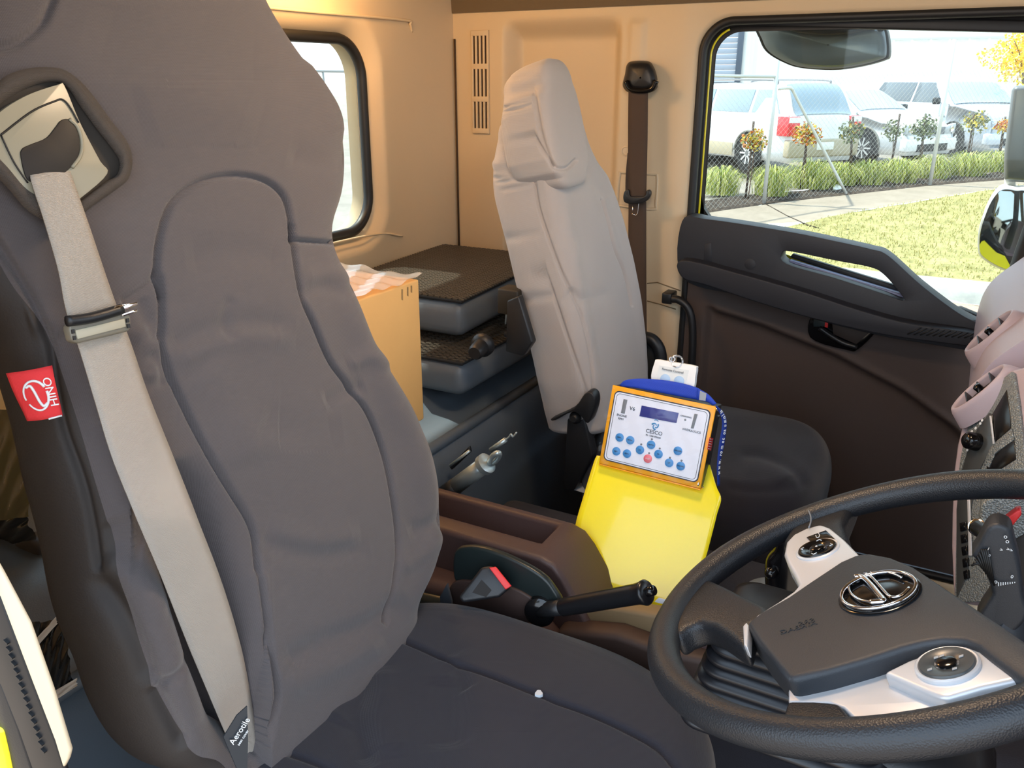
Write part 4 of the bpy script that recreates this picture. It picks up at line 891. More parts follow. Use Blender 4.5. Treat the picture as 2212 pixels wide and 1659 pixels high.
# upright loop on top of the case: strap edge-on to the box top, face towards the driver
Lt = [(1345, 836), (1362, 828), (1390, 822), (1420, 824), (1460, 832), (1500, 841)]
ub = [cpx(p, -0.012) for p in ((1338, 832), (1350, 822), (1372, 818), (1398, 818), (1440, 822), (1480, 830), (1508, 839))]
lb = [cpx(p, -0.012) for p in ((1342, 836), (1354, 836), (1376, 838), (1400, 843), (1440, 851), (1478, 859), (1505, 864))]
A1, B1 = smooth_path(ub, 40), smooth_path(lb, 40)
g_ = gridobj('strap', np.array([[a*(1-t)+b*t+CN*(0.004*math.sin(i*0.12)) for t in (0, .25, .5, .75, 1)] for i, (a, b) in enumerate(zip(A1, B1))]), M['blue'], ly); s3 = g_.modifiers.new('s', 'SOLIDIFY'); s3.thickness = 0.0012
ub = [cpx(p, -0.008) for p in ((1508, 839), (1530, 852), (1548, 872))]; lb = [cpx(p, -0.008) for p in ((1505, 864), (1526, 868), (1540, 876))]
g_ = gridobj('strap', np.array([[a*(1-t)+b*t for t in (0, .5, 1)] for a, b in zip(smooth_path(ub, 12), smooth_path(lb, 12))]), M['blue'], ly); s3 = g_.modifiers.new('s', 'SOLIDIFY'); s3.thickness = 0.0012
pr_ = slab('strap_print', [cpx(p, -0.0055) for p in ((1512, 844), (1526, 850), (1524, 866), (1510, 864))], -CN*0.0008, mat('print_grey', (150, 158, 168), 0.5), ly)
ua = [onp(p, cp(1.0, 0.5)+CE1*0.012, [0.8, -0.6, 0]) for p in ((1548, 875), (1564, 893), (1570, 915), (1565, 960), (1556, 1000), (1555, 1050))]
la = [onp(p, cp(1.0, 0.5)+CE1*0.012, [0.8, -0.6, 0]) for p in ((1546, 878), (1557, 898), (1560, 920), (1553, 965), (1549, 1010), (1550, 1050))]
SA, SB = smooth_path(ua, 40), smooth_path(la, 40)
g_ = gridobj('strap', np.array([[a*(1-t)+b*t for t in (0, .5, 1)] for a, b in zip(SA, SB)]), mat('blue_strap_dark', (20, 52, 140), 0.6), ly); s3 = g_.modifiers.new('s', 'SOLIDIFY'); s3.thickness = 0.001
nlp = np.array([0.8, -0.6, 0])
wrd = 'www.romecoaustralia'
for i, chx in enumerate(wrd):
    t = (len(wrd)-i-0.5)/len(wrd)*0.80+0.12; k = int(t*38)
    P = (SA[k]+SB[k])/2+nlp*0.0012; ex = SA[k]-SA[min(39, k+2)]; ex = ex/np.linalg.norm(ex); ey = np.cross(nlp, ex)
    text(chx, P, ex, ey, 0.0078, M['inkwhite'], ly, 'lettering')
# ---- white remote fob behind the strap
fb = thing('remote_fob', 'white plastic remote fob with a wire ring standing behind the control box', 'remote', cpx((1455, 830), -0.022))
f1 = slab('fob_case', [cpx(tuple(p), -0.020) for p in smooth_path(np.array([(1408, 822), (1414, 782), (1420, 777), (1440, 780), (1498, 790), (1504, 797), (1502, 812), (1494, 842), (1450, 836)], float), 60, True)], -CN*0.014, M['white'], fb, 0.002, 3)
slab('fob_label', [cpx(p, -0.0195) for p in ((1424, 789), (1488, 800), (1481, 832), (1418, 820))], -CN*0.0008, mat('label_pale', (222, 226, 226), 0.4), fb)
for px in ((1437, 819), (1467, 823)):
    lathe('fob_button', cpx(px, -0.0192), CN, [(0.008, -0.002), (0.008, 0.0008), (0.006, 0.0016), (0, 0.002)], mat('fob_button_blue', (170, 200, 232), 0.5), fb, 24)
text('Remote Control', cpx((1453, 801), -0.0185), CE1, CE2, 0.0052, M['grey'], fb, 'lettering')
tube('wire_ring', [cpx((1462+12*math.cos(t), 780+13*math.sin(t)), -0.022+0.003*math.sin(t)) for t in np.linspace(0, 2*math.pi, 24, endpoint=False)], 0.0009, M['chrome'], fb, 8, closed=True)
tube('split_ring', [cpx((1452+6*math.cos(t), 776+5*math.sin(t)), -0.020) for t in np.linspace(0, 2*math.pi, 18, endpoint=False)], 0.0009, M['chrome'], fb, 8, closed=True)
tube('fob_loop', smooth_path([cpx(p, -0.024) for p in ((1448, 784), (1455, 772), (1468, 770), (1474, 778), (1474, 790))], 16), 0.0016, M['grey'], fb, 8)
# ================================================================ PASSENGER BELT AND PILLAR FITTINGS
pb_ = thing('passenger_seat_belt', 'brown passenger seat belt hanging straight down the beige pillar', 'seat belt', oy((1385, 200), 2.1))
YBt = YW-0.045
hd = [(1354, 140), (1366, 132), (1400, 132), (1412, 144), (1418, 160), (1421, 180), (1418, 192), (1402, 200), (1362, 200), (1350, 194), (1345, 182), (1350, 160)]
hs = smooth_path(np.array(hd, float), 50, True); hcn = hs.mean(0)
Gh = np.array([[oy(tuple(hcn+(p-hcn)*k), YW-d) for p in hs] for k, d in ((1.0, 0.0), (1.0, 0.02), (0.95, 0.038), (0.82, 0.05), (0.5, 0.057), (0.05, 0.058))])
gridobj('anchor_cover', Gh, M['black'], pb_, closev=True)
tube('guide_loop', smooth_path([oy(p, YW-0.058) for p in ((1352, 176), (1362, 192), (1385, 196), (1408, 192), (1418, 174))], 24), 0.007, M['blackgloss'], pb_, 10)
def beltstrip(name, L_, R_, Yn, m, wob=0.001):
    A_2, B_2 = smooth_path(np.array(L_, float), 40), smooth_path(np.array(R_, float), 40)
    g = gridobj(name, np.array([[oy(tuple(a*(1-t)+b*t), Yn+wob*math.sin(i*0.3)) for t in (0, .25, .5, .75, 1)] for i, (a, b) in enumerate(zip(A_2, B_2))]), m, pb_); s = g.modifiers.new('s', 'SOLIDIFY'); s.thickness = 0.0014; return g
beltstrip('webbing', [(1358, 192), (1357, 300), (1358, 426)], [(1400, 192), (1399, 300), (1396, 426)], YBt-0.008, M['belt2'])
beltstrip('webbing', [(1358, 430), (1359, 560), (1372, 700), (1380, 790)], [(1396, 430), (1396, 560), (1397, 700), (1399, 790)], YBt+0.004, M['belt2'])
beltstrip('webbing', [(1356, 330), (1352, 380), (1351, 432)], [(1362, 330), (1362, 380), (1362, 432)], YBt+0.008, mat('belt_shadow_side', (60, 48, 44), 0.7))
slab('tongue_cover', [oy(tuple(p), YBt-0.016) for p in smooth_path(np.array([(1346, 422), (1350, 412), (1358, 410), (1362, 424), (1392, 424), (1396, 412), (1403, 412), (1404, 422), (1396, 434), (1380, 440), (1356, 440), (1347, 434)], float), 36, True)], (0, 0.014, 0), M['black'], pb_, 0.002)
tube('tongue_blade', [oy(p, YBt-0.010) for p in ((1385, 436), (1380, 440), (1378, 460), (1374, 465), (1365, 462))], 0.0012, M['chrome'], pb_, 6)
tube('tongue_blade', [oy(p, YBt-0.010) for p in ((1367, 444), (1366, 462))], 0.0012, M['chrome'], pb_, 6)
pl = thing('belt_pocket', 'shallow beige recess moulding behind the passenger belt tongue', 'trim', oy((1378, 413), YW))
rp_ = smooth_path(np.array([(1336, 376), (1345, 371), (1412, 375), (1422, 382), (1419, 440), (1412, 455), (1340, 447), (1331, 440)], float), 48, True); rc2 = rp_.mean(0)
gridobj('pocket_frame', np.array([[oy(tuple(rc2+(p-rc2)*k), YW-d) for p in rp_] for k, d in ((1.0, 0.0), (0.985, 0.0045), (0.93, 0.0045), (0.86, -0.0), (0.80, -0.012), (0.05, -0.012))]), M['wall_smooth'], pl, closev=True)
slab('pocket_back', [oy(tuple(rc2+(p-rc2)*0.86), YW-0.0008) for p in rp_], (0, 0.0005, 0), M['wall'], pl)
tag(lathe('screw_cap', oy((1352, 326), YW), (0, -1, 0), [(0.013, 0), (0.013, 0.003), (0.010, 0.004), (0.009, 0.002), (0.004, 0.002), (0.0, 0.003)], M['wall_smooth'], None, 24), 'round beige screw cap on the pillar beside the belt', 'cap')
gr = thing('grab_rail', 'curved black tubular grab rail at the rear edge of the passenger door', 'handle', oy((1495, 760), YW-0.06))
tube('rail', smooth_path([oy(p, YW-0.055) for p in ((1452, 646), (1466, 648), (1484, 662), (1494, 690), (1496, 740), (1493, 800), (1492, 860))], 40), 0.0105, M['black'], gr, 14)
box('rail_foot', oy((1446, 641), YW-0.02), (0.028, 0.05, 0.03), M['black'], gr, 0.004)
# ================================================================ STEERING WHEEL
WC = np.array([-.0105, .689, -.4067]); wt = math.radians(25.2)
WN = np.array([-math.sin(wt), 0, math.cos(wt)]); WA = np.array([math.cos(wt), 0, math.sin(wt)]); WB = np.array([0, 1.0, 0])
def wl_(u, v, h=0.0): return WC+WA*u+WB*v+WN*h
def wp(px, h=0.0): return onp(px, WC+WN*h, WN)
sw = thing('steering_wheel', 'black steering wheel with silver button pads and a chrome ring emblem', 'steering wheel', WC-WN*0.12)
R0 = 0.2003; th = np.linspace(0, 2*np.pi, 240, endpoint=False); ph = np.linspace(0, 2*np.pi, 28, endpoint=False); G = []
for t in th:
    g = max(math.exp(-((math.degrees(t)-a+180) % 360-180)**2/(2*13**2)) for a in (75, 285, 150, 210)); rr = 0.0137+0.0012*g
    c = wl_(R0*math.cos(t), R0*math.sin(t)); rd = WA*math.cos(t)+WB*math.sin(t)
    G.append([c+rd*rr*math.cos(p)*(1.0)+WN*(rr*math.sin(p)) for p in ph])
gridobj('rim', np.array(G), M['leather'], sw, closeu=True, closev=True)
# dip where the leather halves meet
tube('rim_seam', [wp((1746+6*math.sin(t*3), 1102+t*38), 0.0145-0.006*t) for t in np.linspace(0, 1, 8)], 0.0008, M['grey'], sw, 6)
def wslab(name, px, h, th_, m, bevel, seg=3, n=None, parent=sw):
    P = np.array(px, float)
    if n: P = smooth_path(P, n, True)
    return slab(name, [wp(tuple(p), h) for p in P], -WN*th_, m, parent, bevel, seg)
# black rim webs (spoke roots)
wslab('spoke', [(1466, 1290), (1496, 1258), (1530, 1246), (1566, 1262), (1610, 1284), (1655, 1306), (1662, 1330), (1618, 1350), (1608, 1396), (1572, 1372), (1540, 1350), (1510, 1342), (1484, 1352), (1458, 1372), (1440, 1340)], 0.004, 0.028, M['leather'], 0.010, 4)
wslab('spoke', [(1690, 1165), (1712, 1128), (1745, 1098), (1800, 1072), (1850, 1060), (1838, 1092), (1822, 1130), (1830, 1158), (1800, 1200), (1700, 1210)], 0.002, 0.024, M['leather'], 0.008, 4)
wslab('spoke', [(1700, 1512), (1760, 1512), (1811, 1517), (1835, 1545), (1852, 1568), (1870, 1582), (1780, 1584), (1715, 1568), (1680, 1555), (1690, 1545)], -0.006, 0.016, M['leather'], 0.009, 4)
wslab('spoke', [(2030, 1546), (2060, 1525), (2110, 1495), (2160, 1478), (2230, 1468), (2300, 1460), (2300, 1520), (2200, 1545), (2080, 1575), (1990, 1585)], -0.008, 0.012, M['leather'], 0.008, 4)
wslab('spoke_underside', [(1820, 1545), (1960, 1560), (2040, 1545), (1980, 1600), (1870, 1600)], -0.020, 0.01, M['rubber'], 0.003)
# silver pads
tag(wslab('button_pad', [(1692, 1195), (1697, 1170), (1712, 1154), (1740, 1140), (1774, 1131), (1793, 1138), (1824, 1163), (1868, 1208), (1800, 1268), (1740, 1300), (1690, 1320), (1630, 1345), (1628, 1330), (1680, 1298), (1712, 1276), (1724, 1262), (1714, 1240), (1700, 1216)], 0.0060, 0.020, M['silver'], 0.0045, 4), 'silver pad with menu buttons')
tag(wslab('button_pad', [(1905, 1452), (1960, 1425), (2030, 1400), (2085, 1390), (2125, 1402), (2170, 1434), (2212, 1462), (2190, 1470), (2120, 1485), (2050, 1506), (2032, 1507), (2010, 1498)], 0.002, 0.014, M['silver'], 0.004, 4), 'silver pad with cruise control buttons')
wslab('pad_base', [(1702, 1492), (1706, 1478), (1800, 1462), (1905, 1448), (1935, 1450), (1990, 1482), (2035, 1506), (2110, 1488), (2200, 1468), (2205, 1476), (2120, 1496), (2070, 1515), (2046, 1540), (1952, 1560), (1850, 1556), (1822, 1528), (1790, 1516), (1702, 1516)], -0.008, 0.016, M['silver'], 0.005, 4)
wslab('pad_trim', [(1604, 1352), (1612, 1342), (1617, 1350), (1614, 1398), (1606, 1392)], 0.006, 0.012, M['silver'], 0.002)
# airbag cover
hub = [(1611, 1345), (1640, 1322), (1700, 1288), (1748, 1255), (1813, 1212), (1850, 1196), (1880, 1193), (1924, 1201), (1973, 1221), (2030, 1258), (2075, 1288), (2157, 1342), (2230, 1392), (2290, 1440), (2285, 1490), (2240, 1490), (2200, 1462), (2137, 1415), (2110, 1393), (2080, 1382), (2034, 1381), (1990, 1388), (1953, 1397), (1871, 1424), (1789, 1448), (1710, 1466), (1700, 1462), (1666, 1420), (1638, 1385)]
hb_ = [wp(p, 0.008) for p in hub]
import bmesh as _b
ho = slab('airbag_cover', hb_, -WN*0.036, M['hub'], sw, 0.007, 4)
EC = wp((1900, 1283), 0.0085)
def ep(u, v, h=0.0): return EC+WA*0.0295*u+WB*0.0295*v+WN*h
tag(gridobj('emblem_dish', np.array([[ep(k*math.cos(t), k*math.sin(t), d) for t in np.linspace(0, 2*math.pi, 48, endpoint=False)] for k, d in ((1.12, 0.0012), (1.06, 0.002), (0.98, 0.001), (0.9, 0.0005), (0.5, 0.0015), (0.02, 0.002))]), M['blackgloss'], sw, closev=True), 'dark round dish of the emblem')
em = tube('emblem', [ep(math.cos(t), math.sin(t), 0.004) for t in np.linspace(0, 2*math.pi, 64, endpoint=False)], 0.0017, M['chrome'], sw, 10, closed=True); tag(em, 'chrome ring emblem with slanted bar')
# slanted double bar joining two facing arcs (far edge = image top)
def pxe(px, h=0.004): return wp(px, 0.0085+h)
tube('emblem_bar', smooth_path([pxe(p) for p in ((1846, 1246), (1862, 1246), (1880, 1262), (1898, 1284), (1908, 1296), (1905, 1300), (1880, 1302))], 30), np.linspace(.0022, .0030, 30), M['chrome'], sw, 8)
tube('emblem_bar', smooth_path([pxe(p) for p in ((1868, 1238), (1884, 1248), (1904, 1270), (1920, 1287), (1934, 1290), (1950, 1284), (1964, 1270))], 30), .0013, M['chrome'], sw, 8)
tube('emblem_bar', smooth_path([pxe(p, 0.0035) for p in ((1838, 1256), (1834, 1270), (1840, 1284), (1858, 1296), (1885, 1302))], 24), .0012, M['chrome'], sw, 8)
tube('emblem_bar', smooth_path([pxe(p, 0.0035) for p in ((1880, 1237), (1910, 1236), (1935, 1242), (1948, 1248))], 24), .0011, M['chrome'], sw, 8)
ex_w, ey_w = -WB, WA
text('SRS', wp((1742, 1344), 0.0083), ex_w*0.4+WA*-0.9, ey_w*0.4+-WB*0.9*-1 if False else WB*0.9+WA*-0.4, 0.009, mat('emboss_dark', (44, 46, 49), 0.6), sw, 'embossed_lettering')
text('AIRBAG', wp((1724, 1356), 0.0083), -WB*0.35-WA*0.94, WB*0.94-WA*0.35, 0.009, mat('emboss_dark', (44, 46, 49), 0.6), sw, 'embossed_lettering')
# menu buttons
def dpad(c, h, r):
    P = wp(c, h)
    lathe('pad_ring', P, WN, [(r*1.13, -0.002), (r*1.13, 0.0008), (r*1.06, 0.0018), (r*0.98, 0.0012)], M['silver'], sw, 40)
    b = lathe('button_ring', P, WN, [(r, -0.001), (r, 0.0015), (r*0.94, 0.0028), (r*0.5, 0.0024), (r*0.42, 0.0012), (0.0, 0.0012)], M['blackgloss'] if h > 0.005 else mat('button_grey', (70, 72, 72), 0.3), sw, 40)
    lathe('centre_button', P, WN, [(r*0.36, 0.0), (r*0.36, 0.0028), (r*0.3, 0.0034), (0.0, 0.0034)], M['blackgloss'], sw, 28); return P
Pd = dpad((1766, 1187), 0.0066, 0.0188)
for a, (dx, dy) in enumerate(((1, 0), (0, 1), (-1, 0), (0, -1))):
    d = WA*dx+WB*dy; q = np.cross(WN, d); c = Pd+d*0.0145+WN*0.0030
    tube('arrow_mark', [c-q*0.0025-d*0.0014, c+d*0.0012, c+q*0.0025-d*0.0014], 0.0004, M['inkwhite'], sw, 5)
lathe('centre_dot', Pd, WN, [(0.0011, 0.0034), (0.0011, 0.0038), (0, 0.0038)], M['inkwhite'], sw, 12)
bb = wslab('back_button', [(1742, 1160), (1784, 1145), (1808, 1168), (1790, 1166), (1770, 1167), (1754, 1172)], 0.0074, 0.002, M['blackgloss'], 0.0004)
tube('return_mark', smooth_path([wp(p, 0.0078) for p in ((1762, 1156), (1764, 1161), (1769, 1160), (1770, 1155), (1768, 1152))], 14), 0.0004, M['inkwhite'], bb, 5)
Pr = dpad((2046, 1436), 0.0035, 0.0190)
for px in ((2022, 1420), (2034, 1417), (2076, 1417), (2008, 1446), (2062, 1444)):
    slab('legend_mark', [wp((px[0]+dx, px[1]+dy), 0.0066) for dx, dy in ((-5, -1), (5, -4), (5, 0), (-5, 3))], -WN*0.0004, mat('legend_grey', (165, 168, 170), 0.6), sw)
# ---- column bellows under the wheel
bw = thing('column_bellows', 'black ribbed rubber bellows under the steering wheel', 'bellows', (-0.05, 0.68, -0.75))
G = []; n = 0
for k in range(9):
    z = -0.478-0.0115*k; gx = 0.0028*k
    for dz, e in ((0.0, -0.002), (-0.003, 0.004), (-0.0075, 0.004), (-0.010, -0.002)):
        G.append([(-0.075+a, 0.705+b, z+dz) for a, b in rrect(0.068+gx+e, 0.052+gx*0.6+e, 0.022, 8)])
gridobj('bellows', np.array(G), mat('bellows_rubber', (24, 25, 30), 0.38), bw, closev=True, caps=True)
box('column_shroud', (0.04, 0.70, -0.70), (0.12, 0.10, 0.30), M['black'], bw, 0.02)
# ---- wiper stalk (near side of the column goes up to the right)
ws = thing('wiper_stalk', 'thick black wiper stalk with white symbols and a knurled grip', 'stalk', wp((2150, 1350), -0.06))
def yp(px, Y=0.80): return oy(px, Y)
sk = [(2122, 1160), (2135, 1140), (2152, 1133), (2168, 1136), (2184, 1146), (2192, 1175), (2205, 1230), (2212, 1290), (2222, 1330), (2190, 1370), (2150, 1400), (2120, 1380), (2110, 1340), (2140, 1290), (2142, 1275), (2128, 1240), (2112, 1215), (2100, 1200), (2112, 1180)]
slab('stalk_body', [yp(tuple(p)) for p in smooth_path(np.array(sk, float), 60, True)], (0, 0.028, 0), M['hub'], ws, 0.009, 4)
for k in range(9):
    a, b = yp((2098+k*4.5, 1222-k*7 if k < 6 else 1187), 0.797), yp((2114+k*4.2, 1215+k*6.2), 0.797)
    tube('knurl', [a, b], 0.0011, mat('knurl_black', (18, 18, 18), 0.5), ws, 6)
tube('stalk_arm', smooth_path([yp(p, 0.815) for p in ((2150, 1340), (2180, 1370), (2150, 1420), (2100, 1440))], 20), 0.018, M['hub'], ws, 14)
for s_, px, sz in (('0', (2186, 1246), .0045), ('I', (2135, 1186), .004), ('>', (2163, 1188), .0045), ('>>', (2181, 1188), .0045), ('0', (2137, 1200), .0035)):
    text(s_, yp(px, 0.7965), (1, 0, -0.2), (0.2, 0, 1), sz, M['inkwhite'], ws, 'lettering')
for k in range(8): slab('scale_mark', [yp((2156+k*5+dx, 1262-k*0.5+dy), 0.7968) for dx, dy in ((0, -4+k*.4), (2, -4+k*.4), (2, 4-k*.4), (0, 4-k*.4))], (0, .0005, 0), M['inkwhite'], ws)
for px in ((2172, 1160), (2176, 1170), (2151, 1257)): lathe('symbol', yp(px, 0.7968), (0, -1, 0), [(0.0014, 0), (0.0014, .0003), (0.0008, .0003), (0.0008, 0)], M['inkwhite'], ws, 12)
lv = thing('red_tipped_lever', 'slim lever with a bright red tip behind the wiper stalk', 'lever', oy((2185, 1120), 0.90))
slab('red_tip', [oy(p, 0.86) for p in ((2164, 1133), (2172, 1122), (2198, 1102), (2206, 1103), (2207, 1113), (2190, 1134), (2180, 1146))], (0, 0.012, 0), M['red'], lv, 0.002)
lathe('chrome_collar', oy((2110, 1138), 0.90), (-0.4, -0.6, 0.5), [(0.008, -0.02), (0.009, -0.005), (0.009, 0), (0.007, 0.001), (0, 0.0)], M['chrome'], lv, 20)
tube('lever_arm', [oy((2112, 1140), 0.90), oy((2135, 1155), 0.88), oy((2170, 1140), 0.875)], 0.008, M['black'], lv, 12)
# ---- gear lever
gl = thing('gear_lever', 'dark curved gear lever knob behind the steering wheel spoke', 'lever', oy((1690, 1320), 1.05))
kn = [(1672, 1160), (1668, 1190), (1650, 1215), (1648, 1260), (1652, 1290), (1665, 1312), (1690, 1330), (1730, 1320), (1760, 1240), (1735, 1180), (1700, 1150)]
slab('knob', [oy(tuple(p), 1.02) for p in smooth_path(np.array(kn, float), 40, True)], (0, 0.045, 0), M['blackgloss'], gl, 0.014, 4)
lathe('shift_button', oy((1664, 1238), 1.016), (-0.4, -1, 0.3), [(0.008, -0.004), (0.008, 0.002), (0.005, 0.005), (0, 0.006)], M['blackgloss'], gl, 16)
tube('knob_ring', smooth_path([oy(p, 1.015) for p in ((1650, 1284), (1658, 1298), (1668, 1306))], 10), 0.0012, M['chrome'], gl, 6)
slab('lever_base', [oy(tuple(p), 1.045) for p in smooth_path(np.array([(1600, 1290), (1615, 1280), (1640, 1276), (1660, 1282), (1680, 1310), (1690, 1340), (1640, 1340), (1605, 1310)], float), 30, True)], (0, 0.04, 0), mat('lever_base_grey', (96, 104, 112), 0.4), gl, 0.008, 3)
tube('lever_shaft', [oy((1690, 1330), 1.06), oy((1700, 1420), 1.06)], 0.012, M['black'], gl, 12)
# ================================================================ DASH
da = thing('dashboard', 'mauve-brown dashboard with round vents and a carbon-look centre panel', 'dashboard', (0.2, 1.2, -1.2))
# lofted cross-sections along y: (x, z) profile of the rear-facing side
def dprof(y):
    bulge = 0.022*math.exp(-((y-1.60)/0.16)**2)+0.02*math.exp(-((y-1.28)/0.13)**2)
    t = min(1, max(0, (y-1.12)/0.06))
    return [(0.72, -0.29), (0.45, -0.305), (0.22, -0.318), (0.150, -0.335), (0.105, -0.375), (0.062, -0.43), (0.050, -0.50), (0.056, -0.60), (0.075, -0.70), (0.14, -0.90), (0.20, -1.28)]
G = np.array([[(x, y, z) for x, z in smooth_path(np.array(dprof(y)), 70)] for y in np.linspace(1.46, YW-0.03, 40)])
gridobj('dash_body', G, M['dash'], da)
# end cap towards the driver
G0 = G[0]; cpt = np.array([0.5, 1.46, -0.7]); gridobj('dash_end', np.array([G0, [cpt]*len(G0)]), M['dash'], da, smooth=False)
# passenger vent and centre vent: oval bezels standing proud of the rear face
def vent(c, nrm, a, b, tiltv):
    nrm = np.array(nrm, float); nrm /= np.linalg.norm(nrm); up = np.array(tiltv, float); up -= nrm*np.dot(nrm, up); up /= np.linalg.norm(up); sd = np.cross(nrm, up)
    R_ = [(1.30, -0.030), (1.12, -0.006), (1.03, 0.001), (0.96, 0.002), (0.90, -0.003), (0.85, -0.03)]
    g = gridobj('vent_bezel', np.array([[c+sd*a*k*math.cos(t)+up*b*k*math.sin(t)+nrm*h for t in np.linspace(0, 2*math.pi, 40, endpoint=False)] for k, h in R_]), M['dash'], da, closev=True)
    slab('vent_well', [c+sd*a*0.84*math.cos(t)+up*b*0.84*math.sin(t)-nrm*0.012 for t in np.linspace(0, 2*math.pi, 32, endpoint=False)], -nrm*0.004, mat('vent_dark', (32, 24, 24), 0.5), g)
    for k in (-0.45, 0, 0.45):
        hw = a*0.8*math.sqrt(1-k*k)
        box('vent_vane', c+up*b*k-nrm*0.004, (0.002, 0.002, 0.002), M['black'], g)
        slab('vent_vane', [c+up*b*k+sd*hw-nrm*0.010, c+up*b*k-sd*hw-nrm*0.010, c+up*b*k-sd*hw+nrm*0.002, c+up*b*k+sd*hw+nrm*0.002], up*0.002, M['black'], g)
    lathe('vent_thumbwheel', c+nrm*0.0, nrm, [(0.006, -0.01), (0.006, 0.004), (0.003, 0.006), (0, 0.006)], M['blackgloss'], g, 16)
vent(oy((2136, 716), 1.62), (-0.80, -0.12, 0.58), 0.026, 0.050, (0.60, 0, 0.8))
# centre panel: slanted plate towards the driver with carbon-look trim, screens and switches
CPn = np.array([-0.82, -0.52, 0.24]); CPn /= np.linalg.norm(CPn); CP0 = oy((2120, 950), 1.36)
def dp(px, o=0.0): return onp(px, CP0+CPn*o, CPn)
def dslab(name, px, o, th_, m, bevel=0.001, n=None, parent=da):
    P = np.array(px, float)
    if n: P = smooth_path(P, n, True)
    return slab(name, [dp(tuple(p), o) for p in P], -CPn*th_, m, parent, bevel)
cs = [(2056, 1260), (2053, 1180), (2054, 1110), (2058, 1020), (2066, 960), (2080, 905), (2104, 860), (2135, 828), (2160, 806), (2180, 800), (2215, 790), (2260, 780), (2300, 900), (2300, 1300), (2060, 1300)]
dslab('centre_housing', cs, -0.004, 0.10, M['dash'], 0.006)
vent(oy((2113, 838), 1.40), (-0.80, -0.14, 0.58), 0.024, 0.050, (0.6, 0, 0.8))
carb = mat('carbon_look_trim', (140, 146, 146), 0.35, metal=0.3, bump=('voro', 420, 0.8), var=0.55, vscale=420)
ct_ = [(2068, 1040), (2074, 990), (2086, 935), (2105, 890), (2130, 850), (2160, 822), (2184, 803), (2190, 806), (2200, 870), (2212, 980), (2240, 1120), (2240, 1300), (2062, 1300)]
dslab('trim_surround', ct_, 0.0005, 0.006, carb, 0.001)
dslab('radio_recess', [(2140, 900), (2174, 842), (2182, 900), (2183, 925), (2148, 955)], 0.0015, 0.002, mat('screen_dark', (20, 18, 18), 0.2), 0.0004)
dslab('radio_recess', [(2138, 990), (2190, 950), (2194, 992), (2150, 1020), (2128, 1020)], 0.0015, 0.002, mat('screen_dark', (20, 18, 18), 0.2), 0.0004)
dslab('carbon_bridge', [(2124, 1002), (2140, 965), (2185, 925), (2190, 950), (2150, 978), (2136, 1010)], 0.0025, 0.002, carb, 0.0005)
dslab('control_strip', [(2076, 1020), (2092, 965), (2112, 925), (2136, 892), (2145, 897), (2140, 940), (2148, 955), (2118, 1010), (2096, 1100), (2090, 1240), (2066, 1290), (2066, 1100)], 0.002, 0.002, mat('strip_grey', (60, 62, 62), 0.3), 0.0004)
dslab('strip_bar', [(2137, 898), (2141, 898), (2148, 958), (2144, 960)], 0.003, 0.001, M['silver'], 0.0003)
dslab('edge_bar', [(2089, 1076), (2095, 1076), (2099, 1200), (2092, 1200)], 0.003, 0.001, M['silver'], 0.0003)
lathe('rotary_knob', dp((2110, 955), 0.002), CPn, [(0.014, 0), (0.013, 0.016), (0.009, 0.02), (0, 0.02)], M['blackgloss'], da, 24)
for px in ((2122, 908), (2118, 915), (2094, 962), (2090, 972), (2108, 925), (2100, 932)):
    lathe('indicator_mark', dp(px, 0.004), CPn, [(0.0022, 0), (0.0022, 0.0006), (0, 0.0006)], M['inkwhite'], da, 10)
for k in range(5):
    dslab('switch', [(2072+k*2, 1130+k*26), (2086+k, 1126+k*26), (2087+k, 1144+k*26), (2074+k*2, 1148+k*26)], 0.004, 0.004, M['blackgloss'], 0.0006)
# driver side of the dash (ahead of the wheel, out of view) added to keep low light out of the cab
prof2 = [(0.72, -0.24), (0.48, -0.25), (0.36, -0.28), (0.33, -0.36), (0.34, -0.55), (0.40, -0.75), (0.46, -1.28)]
gridobj('dash_driver_side', np.array([[(x, y, z) for x, z in smooth_path(np.array(prof2), 30)] for y in np.linspace(YD+0.06, 1.46, 10)]), M['brown'], da)
# instrument binnacle on the driver side of the panel
slab('binnacle_side', [oy(p, 1.02) for p in ((2120, 1090), (2175, 1050), (2240, 1040), (2240, 1300), (2150, 1300), (2110, 1180))], (0, 0.05, 0), carb, da, 0.004)
slab('binnacle_shade', [oy(p, 1.015) for p in ((2175, 1180), (2240, 1140), (2240, 1320), (2200, 1320))], (0, 0.02, 0), M['black'], da, 0.002)
# ================================================================ ADDED ROOF LAMPS (out of view, to light the cab) and things behind the driver seat
for nm_, lx, ly_, lb_ in (('added_roof_lamp', -0.34, 0.95, 'unseen oblong roof lamp added in the middle of the headliner to light the cab'), ('added_roof_lamp.001', -1.20, 1.48, 'unseen oblong roof lamp added above the rear shelf to warm the rear wall')):
    dl = thing(nm_, lb_, 'lamp', (lx, ly_, ZT))
    box('added_lamp_base', (lx, ly_, ZT-0.006), (0.10, 0.16, 0.012), M['white'], dl, 0.004)
    box('added_lamp_lens', (lx, ly_, ZT-0.016), (0.08, 0.13, 0.010), mat('added_lamp_lens', (255, 214, 160), 0.4, emit=2.0), dl, 0.004)  # glowing lens of the added lamps
